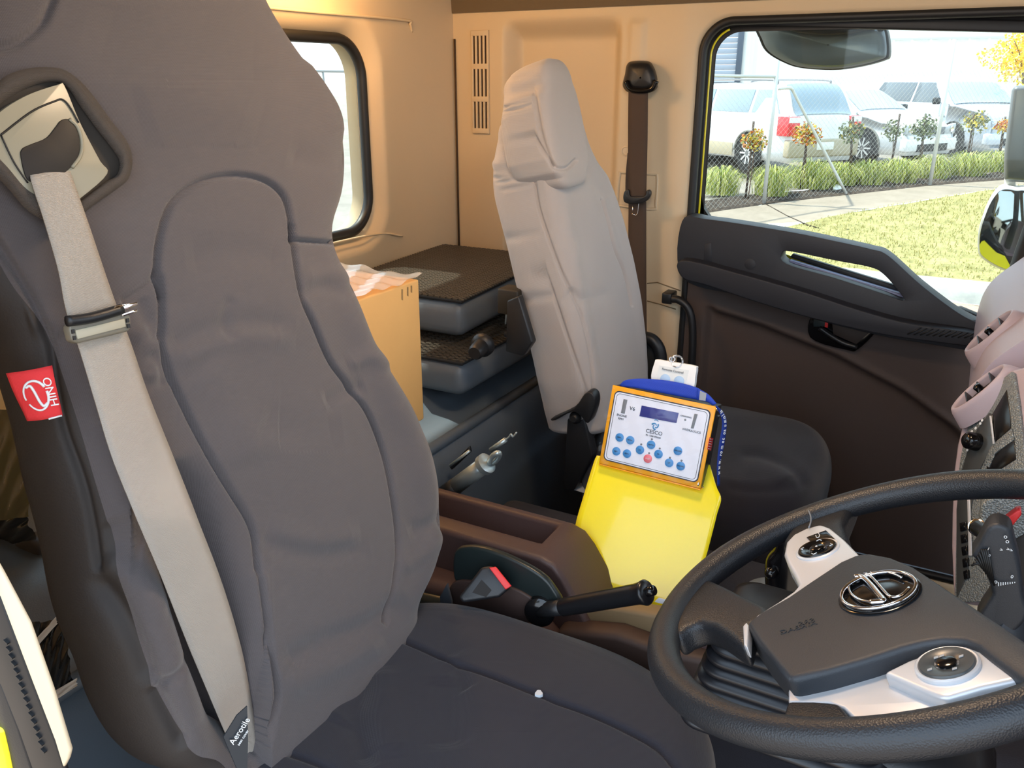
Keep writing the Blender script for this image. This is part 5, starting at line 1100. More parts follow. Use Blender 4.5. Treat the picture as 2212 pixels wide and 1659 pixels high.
# plastic-wrapped bundle and pouch tucked behind the seat (seen past its near side)
bgp = thing('plastic_bag', 'crumpled dark plastic bag with white edges tucked below the driver seat side', 'bag', oy((120, 1420), 0.42))
def crumple(name, pts, Y, m, parent, amp=0.006, n=40):
    a, b, c, d = [oy(p, Y) for p in pts]; U, V = np.meshgrid(np.linspace(0, 1, n), np.linspace(0, 1, n))
    G = ((1-U)*(1-V))[..., None]*a+(U*(1-V))[..., None]*b+(U*V)[..., None]*c+((1-U)*V)[..., None]*d
    H = sum(amp*np.abs(np.sin(RNG.uniform(3, 11)*U+RNG.uniform(3, 11)*V+RNG.uniform(0, 6)))*RNG.uniform(.3, 1) for _ in range(6))/3
    G[..., 1] -= H; return gridobj(name, G, m, parent)
crumple('bag_body', [(60, 1340), (150, 1330), (172, 1480), (110, 1500)], 0.42, mat('bag_black_film', (26, 28, 30), 0.12, coat=1.0), bgp, 0.008)
crumple('white_edge', [(66, 1395), (125, 1330), (128, 1345), (72, 1408)], 0.412, mat('bag_white_edge', (225, 222, 216), 0.5), bgp, 0.003, 8)
crumple('white_edge', [(104, 1500), (170, 1462), (172, 1478), (112, 1518)], 0.412, mat('bag_white_edge', (225, 222, 216), 0.5), bgp, 0.003, 8)
bgq = thing('folded_sheeting', 'olive plastic sheeting folded behind the driver seat', 'sheeting', oy((30, 1050), 0.62))
crumple('sheet', [(-60, 880), (60, 880), (75, 1110), (-60, 1130)], 0.60, mat('sheeting_olive', (128, 120, 84), 0.2, coat=0.7, alpha=1.0), bgq, 0.010)
crumple('sheet_fold', [(-60, 1125), (62, 1105), (90, 1160), (-60, 1190)], 0.61, mat('bag_black_film', (26, 28, 30), 0.12, coat=1.0), bgq, 0.008)
tb_ = thing('storage_tub', 'dark grey storage tub standing behind the driver seat', 'tub', oy((40, 1250), 0.66))
slab('tub_wall', [oy(tuple(p), 0.60) for p in ((-80, 1200), (60, 1165), (82, 1180), (96, 1270), (60, 1310), (-80, 1360))], (0, 0.10, 0), mat('tub_grey', (66, 62, 60), 0.5), tb_, 0.01, 3)
slab('tub_base', [oy(tuple(p), 0.62) for p in ((-80, 1340), (70, 1300), (120, 1290), (130, 1420), (-80, 1500))], (0, 0.10, 0), M['black'], tb_, 0.01)
# ================================================================ MIRRORS OUTSIDE THE PASSENGER DOOR
km = thing('kerb_mirror', 'wide grey kerb-view mirror hanging above the passenger window outside', 'mirror', oy((1780, 70), 2.5))
kmp = [(1633, 52), (1700, 50), (1800, 50), (1880, 56), (1908, 58), (1918, 72), (1921, 118), (1908, 130), (1860, 143), (1800, 151), (1730, 147), (1690, 134), (1655, 112), (1640, 85)]
kq = smooth_path(np.array(kmp, float), 60, True); kc = kq.mean(0)
slab('mirror_shell', [oy(tuple(p), 2.50) for p in kq], (0, 0.05, 0), M['rubber'], km, 0.006, 3)
gridobj('mirror_glass', np.array([[oy(tuple(kc+(p-kc)*k), 2.499-d) for p in kq] for k, d in ((0.955, 0.0), (0.94, 0.004), (0.8, 0.009), (0.5, 0.014), (0.02, 0.017))]), mat('mirror_back_grey', (120, 128, 134), 0.22, metal=0.35), km, closev=True)
slab('mirror_mount', [oy(p, 2.46) for p in ((1660, 40), (1850, 44), (1890, 60), (1840, 72), (1780, 76), (1720, 70), (1680, 58))], (0, 0.04, 0), M['black'], km, 0.004)
tube('mirror_arm', [oy((1900, 60), 2.5), oy((1960, 20), 2.45), oy((2050, -60), 2.35)], 0.012, M['black'], km, 12)
sm = thing('door_mirror', 'tall exterior mirror pair on a white bracket ahead of the passenger window', 'mirror', oy((2170, 500), 2.55))
Ym = 2.55
slab('upper_mirror', [oy(p, Ym) for p in ((2187, 186), (2290, 180), (2290, 400), (2168, 392), (2170, 330))], (0, 0.05, 0), mat('mirror_shell_grey', (120, 124, 128), 0.3, metal=0.3), sm, 0.012, 3)
slab('mirror_bracket', [oy(p, Ym+0.02) for p in ((2170, 376), (2194, 384), (2194, 430), (2168, 430))], (0, 0.03, 0), M['white'], sm, 0.004)
lo = [(2146, 420), (2165, 403), (2195, 405), (2230, 420), (2240, 560), (2205, 595), (2180, 590), (2150, 578), (2120, 558), (2112, 540), (2114, 500), (2130, 450)]
slab('lower_mirror', [oy(tuple(p), Ym-0.01) for p in smooth_path(np.array(lo, float), 50, True)], (0, 0.06, 0), M['white'], sm, 0.014, 4)
lc = np.mean(np.array(lo, float), 0); slab('lower_glass', [oy(tuple(lc+(np.array(p)-lc)*0.93), Ym-0.012) for p in smooth_path(np.array(lo, float), 50, True)], (0, 0.004, 0), M['mirror'], sm, 0.001)
# ================================================================ OUTSIDE
GY = [(-30, -2.2), (9.6, -2.2), (9.75, -2.2), (9.85, -2.07), (10.3, -2.05), (12.9, -1.76), (15.5, -1.60), (18, -1.55), (120, -1.50)]
gy = np.array([g[0] for g in GY]); gz = np.array([g[1] for g in GY])
def gh(y): return float(np.interp(y, gy, gz))
def gp(px):
    """point where a picture ray meets the sloping ground"""
    d = ray(*px); lo, hi = 2.0, 150.0
    for _ in range(60):
        m_ = (lo+hi)/2; P = d*m_
        if P[2] > gh(P[1]): lo = m_
        else: hi = m_
    return d*lo
def gtex(name, c1, c2, sc, rough=0.9, bump=0.4, sc2=None):
    m = bpy.data.materials.new(name); m.use_nodes = True; n = m.node_tree.nodes; l = m.node_tree.links; b = n['Principled BSDF']; b.inputs['Roughness'].default_value = rough
    b.inputs['Specular IOR Level'].default_value = 0.2
    co = n.new('ShaderNodeTexCoord'); t = n.new('ShaderNodeTexNoise'); t.inputs['Scale'].default_value = sc; t.inputs['Detail'].default_value = 8; t.inputs['Roughness'].default_value = 0.7
    l.new(co.outputs['Object'], t.inputs['Vector']); r = n.new('ShaderNodeValToRGB'); l.new(t.outputs['Fac'], r.inputs[0])
    r.color_ramp.elements[0].position = 0.35; r.color_ramp.elements[1].position = 0.65
    r.color_ramp.elements[0].color = tuple(lin(c) for c in c1)+(1,); r.color_ramp.elements[1].color = tuple(lin(c) for c in c2)+(1,)
    l.new(r.outputs[0], b.inputs['Base Color'])
    bp = n.new('ShaderNodeBump'); bp.inputs['Strength'].default_value = bump; bp.inputs['Distance'].default_value = 0.05; l.new(t.outputs['Fac'], bp.inputs['Height']); l.new(bp.outputs[0], b.inputs['Normal'])
    return m
MG = {'road': gtex('asphalt', (122, 108, 94), (146, 130, 114), 30, bump=0.2), 'kerb': gtex('kerb_concrete', (146, 146, 142), (166, 164, 158), 8, bump=0.1),
      'lawn': gtex('lawn_grass', (136, 130, 84), (176, 168, 116), 5, bump=0.8), 'path': gtex('path_concrete', (140, 128, 114), (156, 143, 129), 2.5, bump=0.1),
      'mulch': gtex('mulch_bed', (50, 44, 42), (106, 94, 84), 14, bump=1.0), 'yard': gtex('car_park_concrete', (132, 126, 118), (154, 146, 138), 1.5, bump=0.1)}
def fence_line(x):                       # fence runs away from the truck towards the front
    a, b = gp((1650, 440)), gp((2008, 400)); return a[1]+(b[1]-a[1])*(x-a[0])/(b[0]-a[0])
fs = (gp((2008, 400))[1]-gp((1650, 440))[1])/(gp((2008, 400))[0]-gp((1650, 440))[0])
def band(name, f0, f1, m, lift=0.0, nx=60, ny=24, rough=0.0, lab=None, xr=(-16, 20)):
    xs = np.linspace(xr[0], xr[1], nx); Gs = []
    for t in np.linspace(0, 1, ny):
        row = []
        for x in xs:
            y = f0(x)*(1-t)+f1(x)*t; row.append((x, y, gh(y)+lift+(RNG.normal()*rough if rough else 0)))
        Gs.append(row)
    o = gridobj(name, np.array(Gs), m); return structure(o, lab)
la_, lb_ = gp((1700, 490)), gp((2150, 408))
ls = (lb_[1]-la_[1])/(lb_[0]-la_[0])
lawn_far = lambda x: min(fence_line(x)-0.6, la_[1]+ls*(x-la_[0]) if x > la_[0] else la_[1]+(x-la_[0])*0.05)
bed_near = lambda x: fence_line(x)-0.12
bed_far = lambda x: fence_line(x)+1.0
band('ground', lambda x: -25, lambda x: 9.75, MG['road'], lab='sandy grey asphalt road beside the truck', ny=10)
band('kerb', lambda x: 9.75, lambda x: 10.25, MG['kerb'], 0.004, ny=14, lab='pale concrete kerb and gutter')
band('lawn', lambda x: 10.25, lawn_far, MG['lawn'], 0.0, nx=160, ny=60, rough=0.008, lab='sunlit grass verge between kerb and footpath')
band('footpath', lawn_far, bed_near, MG['path'], 0.01, ny=12, lab='pale concrete footpath along the fence')
band('garden_bed', bed_near, bed_far, MG['mulch'], 0.0, nx=200, ny=20, rough=0.015, lab='mulched garden bed under the fence')
band('car_park', bed_far, lambda x: 110, MG['yard'], 0.004, ny=16, lab='bright concrete car park behind the fence', xr=(-60, 70))
def gpath(name, pxs, r, m, lab):
    return structure(tube(name, [gp(p)+np.array([0, 0, 0.012]) for p in pxs], r, m, None, 5), lab)
gpath('path_joint', [(1655, 443), (1700, 468), (1745, 488), (1768, 494)], 0.008, MG['mulch'], 'dark joint running across the footpath')
# short grass blades standing on the verge
def blades(n, pts, h0, h1, w, lean):
    V, Fc = [], []
    for k in range(n):
        c = pts[k]; a = random.uniform(0, 6.28); h = random.uniform(h0, h1); l_ = random.uniform(0.1, lean)*h; d = np.array([math.cos(a), math.sin(a), 0]); s = np.array([-d[1], d[0], 0])*w
        b = len(V); V += [c-s, c+s, c+d*l_*0.45+np.array([0, 0, h*0.65])+s*0.7, c+d*l_*0.45+np.array([0, 0, h*0.65])-s*0.7, c+d*l_+np.array([0, 0, h])]
        Fc += [(b, b+1, b+2, b+3), (b+3, b+2, b+4)]
    return V, Fc
pts = []
while len(pts) < 26000:
    x = random.uniform(-4.5, 6); y = random.uniform(10.3, 19)
    if y < lawn_far(x): pts.append(np.array([x, y, gh(y)]))
V, Fc = blades(26000, pts, 0.02, 0.05, 0.006, 1.0)
gb_ = merge('grass', [(V, Fc)], mat('lawn_blades', (180, 172, 116), 0.8), kind='stuff'); gb_['label'] = 'short yellow-green grass of the verge'
# ---- fence: posts, rails, chain link
grey = mat('galvanised_steel', (196, 198, 198), 0.45, metal=0.2)
def post(name, foot, top, r, lab, cat='fence post', grp=None):
    a = gp(foot); b = onp(top, a, [0.25, -0.97, 0]); b = np.array([a[0]*1.0+(b[0]-a[0])*1.0, b[1], b[2]]); return tag(tube(name, [a-np.array([0, 0, .05]), b], r, m=grey, parent=None, seg=12), lab, cat, grp)
fn = thing('chain_link_fence', 'galvanised chain link fence with rails along the garden bed', 'fence', gp((1800, 420)))
P1, P2_ = gp((1650, 440)), gp((2008, 400)); fd = (P2_-P1); fd[2] = 0; fl = np.linalg.norm(fd[:2]); fd /= fl; fnm = np.array([fd[1], -fd[0], 0])
def fp(s, z): p = P1+fd*s; return np.array([p[0], p[1], gh(p[1])+z])
def post2(foot, top, r=0.030):
    a = gp(foot); b = onp(top, a, fnm); return tube('post', [a-np.array([0, 0, .03]), b], r, grey, fn, 12)
post2((1650, 440), (1687, 60)); post2((2008, 400), (2062, 85))
zt = onp((1680, 166), P1, fnm); ze = onp((1525, 163), P1, fnm)
tube('top_rail', [ze+(ze-zt), zt], 0.022, grey, fn, 10)
br1, br2 = onp((1690, 190), P1, fnm), gp((1828, 418)); br2 = onp((1828, 418), P1-fnm*-0.05, fnm)
tube('brace', smooth_path([onp((1682, 192), P1, fnm), onp((1702, 190), P1, fnm), onp((1712, 194), P1, fnm), onp((1725, 220), P1, fnm), br2], 24), 0.022, grey, fn, 10)
mesh_parts = []
wz = 1.75; pitch_ = 0.085
ax_, az_ = fd, np.array([0, 0, 1.0])
s0, s1 = -3.2, fl+2.5
for sgn in (1, -1):
    k0 = int((s0-wz)/pitch_); k1 = int((s1+wz)/pitch_)
    for k in range(k0, k1):
        c0 = k*pitch_; a0, a1 = c0, c0+sgn*wz
        pa_ = (a0, 0.0); pb2 = (a1, wz)
        if max(a0, a1) < s0 or min(a0, a1) > s1: continue
        u0 = fp(a0, 0.03); u1 = fp(a1, wz); L_ = np.linalg.norm(u1-u0); e = (u1-u0)/L_
        mesh_parts.append((bv((u0+u1)/2, (e, fnm, np.cross(e, fnm)), (L_, 0.0014, 0.0019)), BF))
merge('chain_link_mesh', mesh_parts, mat('wire_grey', (176, 178, 176), 0.5), fn, kind='stuff')
# ---- standard roses
def rose(k, foot, crown, top, r, cols, lab, fruit=None):
    a = gp(foot); Yp = a; n_ = fnm
    t = thing('rose_tree' if k == 0 else 'rose_tree.%03d' % k, lab, 'shrub', a, 'standard roses in the bed')
    q = onp(top, a, n_)-n_*0.0; c = onp(crown, a, n_)
    tube('stake', [a, a*0.5+q*0.5+np.array([0.01, 0, 0]), q], 0.018, mat('stake_dark', (74, 60, 52), 0.8), t, 8)
    tube('stem', smooth_path([a+fd*0.05, a*0.5+c*0.5+fd*0.04, c], 10), 0.009, mat('stem_brown', (96, 74, 58), 0.8), t, 6)
    R_ = r*np.linalg.norm(c)/F; cs_ = []
    for mi, (col, num) in enumerate(cols):
        V, Fc = [], []
        for i in range(int(num*1.8)):
            d = RNG.normal(size=3); d /= np.linalg.norm(d); p = c+d*R_*np.array([1, 1, 0.85])*RNG.uniform(0.2, 1.0)
            u = RNG.normal(size=3); u /= np.linalg.norm(u); v = np.cross(u, RNG.normal(size=3)); v /= np.linalg.norm(v); s = RNG.uniform(.024, .042); b = len(V)
            V += [p-u*s, p+v*s*.6, p+u*s, p-v*s*.6, p+np.cross(u, v)*s*.2]; Fc += [(b, b+1, b+4), (b+1, b+2, b+4), (b+2, b+3, b+4), (b+3, b, b+4)]
        merge('foliage', [(V, Fc)], mat('rose_leaf_%d_%d_%d' % col, col, 0.6), t)
YG, OR, GR, DG = (206, 184, 60), (200, 116, 48), (110, 118, 76), (80, 90, 58)
rose(0, (1610, 430), (1630, 304), (1628, 262), 27, [(YG, 110), (OR, 60), (GR, 40)], 'staked standard rose with yellow and rust leaves just beside the first fence post')
rose(1, (1728, 410), (1744, 290), (1747, 262), 30, [(YG, 90), (OR, 110), (GR, 40)], 'staked standard rose with orange and yellow leaves in front of the wagon tail lamp')
rose(2, (1832, 397), (1840, 284), (1843, 252), 27, [(GR, 120), (DG, 60), (YG, 20)], 'staked standard rose with dull green leaves in front of the hatchback front wheel')
rose(3, (1920, 380), (1930, 282), (1944, 246), 24, [(GR, 60), (DG, 30)], 'sparse standard rose with a tall black stake in front of the hatchback headlamp')
rose(4, (1981, 378), (1997, 276), (2000, 246), 29, [(GR, 120), (DG, 70)], 'full green standard rose just before the leaning second fence post')
rose(5, (2085, 364), (2106, 264), (2104, 246), 27, [(GR, 100), (YG, 70)], 'yellow-green standard rose past the second fence post')
rose(6, (2150, 366), (2170, 272), (2172, 252), 18, [(OR, 60), (YG, 60)], 'small orange-tinged standard rose partly hidden by the door mirror')
# ---- strappy grass clumps
def clump(k, px, w, h, cols, lab):
    a = gp(px); s = np.linalg.norm(a)/F; W_, H_ = w*s/2, h*s
    t = thing('grass_clump' if k == 0 else 'grass_clump.%03d' % k, lab, 'ornamental grass', a, 'grass clumps under the fence')
    for col, num in cols:
        V, Fc = [], []
        for i in range(num):
            az = random.uniform(0, 6.28); d = np.array([math.cos(az), math.sin(az), 0]); sd = np.array([-d[1], d[0], 0])*0.007; L_ = random.uniform(.35, 1.0)
            u0 = random.uniform(0, .75); base = a+d*u0*W_; hh = H_*(1-0.55*u0*u0); b = len(V); n = 5
            for j in range(n+1):
                q = j/n; p = base+d*W_*L_*0.55*(0.25*q+0.75*q**1.5)+np.array([0, 0, hh*L_*(3.1*q-2.5*q*q)]); ww = sd*(1-q*0.85); V += [p-ww, p+ww]
            for j in range(n): Fc.append((b+2*j, b+2*j+1, b+2*j+3, b+2*j+2))
        merge('blades', [(V, Fc)], mat('strap_leaf_%d_%d_%d' % col, col, 0.6), t)
C1, C2, C3 = (172, 178, 84), (126, 140, 66), (206, 202, 124)
cl_ = [((1553, 418), 110, 60, 'broad grass clump at the rear corner of the window view'), ((1665, 420), 105, 62, 'grass clump tucked against the first fence post'), ((1751, 404), 125, 60, 'grass clump at the foot of the orange-leaved rose'),
       ((1812, 398), 90, 46, 'low grass clump behind the foot of the fence brace'), ((1872, 396), 90, 48, 'green grass clump below the hatchback front wheel'), ((1937, 392), 100, 48, 'grass clump at the foot of the black-staked rose'), ((2010, 383), 95, 46, 'pale grass clump around the second fence post'),
       ((2086, 378), 92, 46, 'grass clump at the foot of the yellow-green rose'), ((2142, 370), 74, 40, 'grass clump below the silver car bumper near the door mirror')]
for k, (p, w, h, lab) in enumerate(cl_): clump(k, p, w, h, [(C1, 260), (C2, 220), (C3, 110)], lab)
tag(slab('paper_litter', [gp((1808+9*math.cos(a)*(1+.3*math.sin(3*a)), 408+6*math.sin(a)))+np.array([0, 0, 0.03]) for a in np.linspace(0, 6.28, 10, endpoint=False)], (0, 0, -0.03), M['white']), 'scrap of white litter on the mulch beside the brace foot', 'litter')
# ---- cars
def car(name, lab, pos, heading, L_, W_, H_, style, paint, wheel_front=None, group=None):
    """pos = centre on the ground; heading = unit forward. Built from a lofted body, glass, lamps, wheels."""
    f = np.array([heading[0], heading[1], 0.0]); f /= np.linalg.norm(f); s = np.array([-f[1], f[0], 0]); u = np.array([0, 0, 1.0]); pos = np.array(pos, float)
    t = thing(name, lab, 'car' if style != 'van' else 'van', pos, group)
    def X(a, b, c): return pos+f*a+s*b+u*c
    hl, hw = L_/2, W_/2
    if style == 'wagon': top = [(-hl, .62), (-hl+.02, .95), (-hl+.10, H_*.70), (-hl+.38, H_*.97), (-hl+.8, H_), (0.2, H_), (hl*.30, H_*.96), (hl*.52, H_*.66), (hl*.62, H_*.62), (hl*.93, H_*.52), (hl, H_*.40), (hl, .45)]
    elif style == 'hatch': top = [(-hl, .60), (-hl+.05, H_*.6), (-hl+.25, H_*.80), (-hl+.6, H_*.96), (-0.2, H_), (hl*.15, H_*.97), (hl*.52, H_*.66), (hl*.62, H_*.62), (hl*.90, H_*.50), (hl*.99, H_*.38), (hl, .42)]
    elif style == 'van': top = [(-hl, .6), (-hl+.03, H_*.9), (-hl+.12, H_), (0, H_), (hl*.55, H_*.97), (hl*.80, H_*.62), (hl*.98, H_*.48), (hl, .45)]
    else: top = [(-hl, .62), (-hl+.03, H_*.62), (-hl+.10, H_*.72), (-hl+.42, H_*.98), (-0.2, H_), (hl*.18, H_*.97), (hl*.48, H_*.68), (hl*.60, H_*.65), (hl*.93, H_*.57), (hl, H_*.45), (hl, .5)]
    P = smooth_path(np.array(top), 90); rows = []
    beltz = H_*.66
    for a, z in P:
        e = min(1, (hl-abs(a))/0.45); wid = hw*(0.80+0.20*math.sqrt(max(0, e)))
        tum = max(0, (z-beltz)/(H_-beltz)); wt_ = wid*(1-0.20*tum)
        row = []
        for q in np.linspace(-1, 1, 15):
            zz = z-0.05*abs(q)**4*(1 if z > 0.8 else .3); row.append(X(a, wt_*q*(1-0.0*abs(q)), zz))
        # sides
        rows.append((a, z, wid, wt_, row))
    G = []
    for a, z, wid, wt_, row in rows:
        bz = min(z, beltz); lowz = 0.22
        left = [X(a, -wid*0.93, lowz), X(a, -wid, .38), X(a, -wid*1.0, min(.62, z)), X(a, -wid*.985, bz-0.0)]
        right = [X(a, wid*.985, bz), X(a, wid, min(.62, z)), X(a, wid, .38), X(a, wid*0.93, lowz)]
        G.append(left+row+right)
    G = np.array(G); gridobj('body', G, paint, t, closev=True, caps=True)
    # glass panels on the sides
    dark = mat('car_glass_dark', (96, 104, 112), 0.08, coat=0.3); lightg = mat('car_glass_pale', (140, 156, 168), 0.08, coat=0.3)
    def roofz(a): i = np.argmin(np.abs(P[:, 0]-a)); return P[i, 1]
    za, zb = beltz+0.02, H_*0.93
    if style == 'wagon': wins = [(-hl+.25, -hl+.95, 1), (-hl+1.03, -0.15, 0), (-0.07, hl*.42, 2)]
    elif style == 'van': wins = [(-hl+.2, -hl+1.1, 0), (-hl+1.2, -.1, 0), (.0, hl*.45, 0)]
    else: wins = [(-hl+.5, -0.25, 1), (-0.17, hl*.36, 2)]
    for sd in (-1, 1):
        for a0, a1, k in wins:
            pts_ = []
            for a, z in ((a0+(0.0 if k != 1 else 0), za), (a1, za), (a1-(.42 if k == 2 else 0.0), zb), (a0+(.25 if k == 1 else 0), zb)):
                tum = (z-beltz)/(H_-beltz); e = min(1, (hl-abs(a))/0.45); wid = hw*(0.80+0.20*math.sqrt(max(0, e))); wd = wid*(.985*(1-tum)+0.80*tum)+0.006
                pts_.append(X(a, sd*wd, z))
            slab('side_window', pts_, -s*sd*0.02, lightg if style in ('wagon',) else dark, t, 0.004)
    # windscreen and rear window following the lofted profile
    def panel(nm, a0, a1, m_, wf=0.86):
        sel = [(a, z) for a, z in P if min(a0, a1) <= a <= max(a0, a1) and z > beltz*0.98]
        if len(sel) < 3: return
        Gp = []
        for a, z in sel:
            tum = max(0, (z-beltz)/(H_-beltz)); e = min(1, (hl-abs(a))/0.45); wid = hw*(0.80+0.20*math.sqrt(max(0, e)))*(1-0.20*tum)*wf
            Gp.append([X(a, wid*q, z+0.012-0.05*abs(q*wf)**4)+f*(0.012 if a > 0 else -0.012) for q in np.linspace(-1, 1, 12)])
        gridobj(nm, np.array(Gp), m_, t)
    panel('windscreen', hl*.20, hl*.50, mat('windscreen_blue', (150, 178, 200), 0.08, coat=0.4))
    if style in ('wagon', 'suv', 'hatch'): panel('rear_window', -hl+.05, -hl+.45, lightg, 0.84)
    # wheels
    wr_ = 0.32; fa, ra_ = hl*.60, -hl*.58
    for a in (fa, ra_):
        for sd in (-1, 1):
            c = X(a, sd*(hw-0.10), wr_)
            w = lathe('wheel', c-s*sd*0.09, s*sd, [(wr_*.62, 0.0), (wr_*.94, 0.0), (wr_, 0.03), (wr_, 0.17), (wr_*.94, 0.20), (wr_*.66, 0.20), (wr_*.62, 0.17)], M['rubber'], t, 28)
            lathe('rim', c+s*sd*0.07, s*sd, [(wr_*.64, 0.02), (wr_*.60, 0.035), (wr_*.58, 0.02), (wr_*.2, 0.015), (wr_*.16, 0.035), (0.0, 0.035)], mat('rim_dark_gap', (110, 110, 112), 0.5), w, 24)
            for k in range(9):
                an = k*2*math.pi/9; d = f*math.cos(an)+u*math.sin(an); q = np.cross(s, d)
                merge('rim_spoke', [(bv(c+s*sd*0.105+d*wr_*.38, (d, q, s), (wr_*.46, 0.028, 0.016)), BF)], mat('alloy', (214, 216, 218), 0.35, metal=0.3), w)
            # arch
            tube('wheel_arch', [X(a+0.37*math.cos(g), sd*(hw+0.003), wr_+0.02+0.37*math.sin(g)) for g in np.linspace(0.05, math.pi-0.05, 20)], 0.022, M['rubber'] if style == 'suv' else mat('arch_grey', (120, 118, 112), 0.6), t, 8)
            slab('arch_well', [X(a+0.36*math.cos(g), sd*(hw-0.01), wr_+0.02+0.36*math.sin(g)) for g in np.linspace(0, math.pi, 16)]+[X(a-.36, sd*(hw-.01), .2), X(a+.36, sd*(hw-.01), .2)], s*sd*0.012, mat('arch_dark', (40, 40, 42), 0.8), t)
    # lower cladding, bumpers
    clad = mat('lower_cladding', (176, 164, 140), 0.5) if style == 'wagon' else paint
    for sd in (-1, 1):
        if style == 'wagon': slab('cladding', [X(a, sd*(hw+0.004), z) for a, z in ((ra_+.42, .25), (fa-.42, .25), (fa-.42, .48), (ra_+.42, .48))], s*sd*0.01, clad, t, 0.004)
        for a in (-0.15, 0.85): slab('door_handle', [X(a+dx, sd*(hw+0.006), .80+dz) for dx, dz in ((0, 0), (.16, 0), (.16, .03), (0, .03))], s*sd*0.03, mat('handle_grey', (170, 172, 176), 0.4), t, 0.004)
        mm = X(hl*.36, sd*(hw+.10), beltz+.06); box('side_mirror', mm, (0.16, 0.16, 0.14), M['black'] if style != 'wagon' else paint, t, 0.03)
    def facepl(nm, a, pts_, th_, m_, bev=0.006): return slab(nm, [X(a, b, c) for b, c in pts_], f*th_, m_, t, bev)
    rb = -hl
    facepl('rear_bumper', rb-0.06, [(-hw*.92, .30), (hw*.92, .30), (hw*.92, .60), (-hw*.92, .60)], 0.16, clad, 0.03)
    facepl('front_bumper', hl-0.12, [(-hw*.90, .28), (hw*.90, .28), (hw*.90, .52), (-hw*.90, .52)], 0.18, paint, 0.04)
    redm = mat('tail_lamp_red', (224, 60, 66), 0.2, coat=0.5)
    for sd in (-1, 1):
        tl = slab('tail_lamp', [X(rb-0.015, sd*b, c) for b, c in ((hw*.96, .66), (hw*.96, .98), (hw*.66, .98), (hw*.66, .66))], f*0.28, redm, t, 0.01)
        slab('reverse_lamp', [X(rb-0.02, sd*b, c) for b, c in ((hw*.95, .88), (hw*.95, .97), (hw*.67, .97), (hw*.67, .88))], f*0.01, M['white'], tl)
        hlp = slab('headlamp', [X(hl-0.10, sd*b, c) for b, c in ((hw*.88, .60), (hw*.90, .78), (hw*.52, .72), (hw*.50, .60))], f*0.09, mat('lamp_lens_grey', (186, 192, 200), 0.1, coat=0.6), t, 0.02)
        lathe('lamp_bulb', X(hl-0.005, sd*hw*.74, .67), f, [(0.06, 0), (0.05, .01), (0.02, .004), (0, .006)], M['chrome'], hlp, 16)
    facepl('grille', hl-0.04, [(-hw*.44, .58), (hw*.44, .58), (hw*.46, .72), (-hw*.46, .72)], 0.06, mat('grille_grey', (110, 114, 124), 0.4), 0.01)
    facepl('lower_intake', hl+0.005, [(-hw*.55, .28), (hw*.55, .28), (hw*.55, .42), (-hw*.55, .42)], 0.06, M['rubber'], 0.01)
    facepl('number_plate', rb-0.075, [(-.19, .42), (.19, .42), (.19, .55), (-.19, .55)], 0.02, M['white'], 0.003)
    facepl('number_plate', hl+0.05, [(-.19, .42), (.19, .42), (.19, .53), (-.19, .53)], 0.02, M['white'], 0.003)
    if style == 'wagon':
        for sd in (-1, 1): tube('roof_rail', smooth_path([X(-hl+.6, sd*hw*.70, H_-.01), X(-hl+.8, sd*hw*.70, H_+.05), X(.3, sd*hw*.70, H_+.05), X(.6, sd*hw*.70, H_-.02)], 20), 0.018, mat('rail_grey', (128, 128, 132), 0.5), t, 8)
        tube('rear_wiper', [X(rb+.12, -.1, H_*.72), X(rb+.24, .28, H_*.80)], 0.012, M['rubber'], t, 6)
    return t
def at_wheel(px, heading, L_, W_, which, side):
    """car centre so that the given wheel touches the ground at a picture point"""
    f = np.array([heading[0], heading[1], 0.0]); f /= np.linalg.norm(f); s = np.array([-f[1], f[0], 0]); a = (L_/2)*(.60 if which == 'f' else -.58); g = gp(px)
    c = g-f*a-s*side*(W_/2-0.02); c[2] = gh(c[1])+0.006; return c
pw_ = mat('car_paint_white', (226, 228, 232), 0.22, coat=0.8); psv = mat('car_paint_silver', (196, 206, 220), 0.25, metal=0.3, coat=0.8)
h1 = (-0.80, 0.60); h2 = (0.86, -0.50)
car('station_wagon', 'white station wagon with roof rails and beige cladding parked tail towards the fence', at_wheel((1612, 374), h1, 4.45, 1.73, 'r', 1), h1, 4.45, 1.73, 1.52, 'wagon', pw_)
car('hatchback', 'white hatchback facing the fence beside the wagon tail', at_wheel((1858, 357), h2, 4.2, 1.72, 'f', -1), h2, 4.2, 1.72, 1.46, 'hatch', pw_)
h3 = (0.66, -0.75)
car('silver_suv', 'pale silver off-road car with dark wheel arches behind the second fence post', at_wheel((2050, 338), h3, 4.4, 1.80, 'f', -1), h3, 4.4, 1.80, 1.62, 'suv', psv)
car('white_suv', 'big white off-road car with a blue-tinted windscreen behind the silver one', at_wheel((2165, 282), h3, 4.8, 1.9, 'f', -1), h3, 4.8, 1.9, 1.85, 'suv', pw_)
car('white_van', 'white passenger van with a row of dark windows at the back of the car park', np.array([gp((2040, 232))[0], gp((2040, 232))[1], -1.54]), (-1.0, 0.12), 5.0, 1.9, 2.05, 'van', pw_)
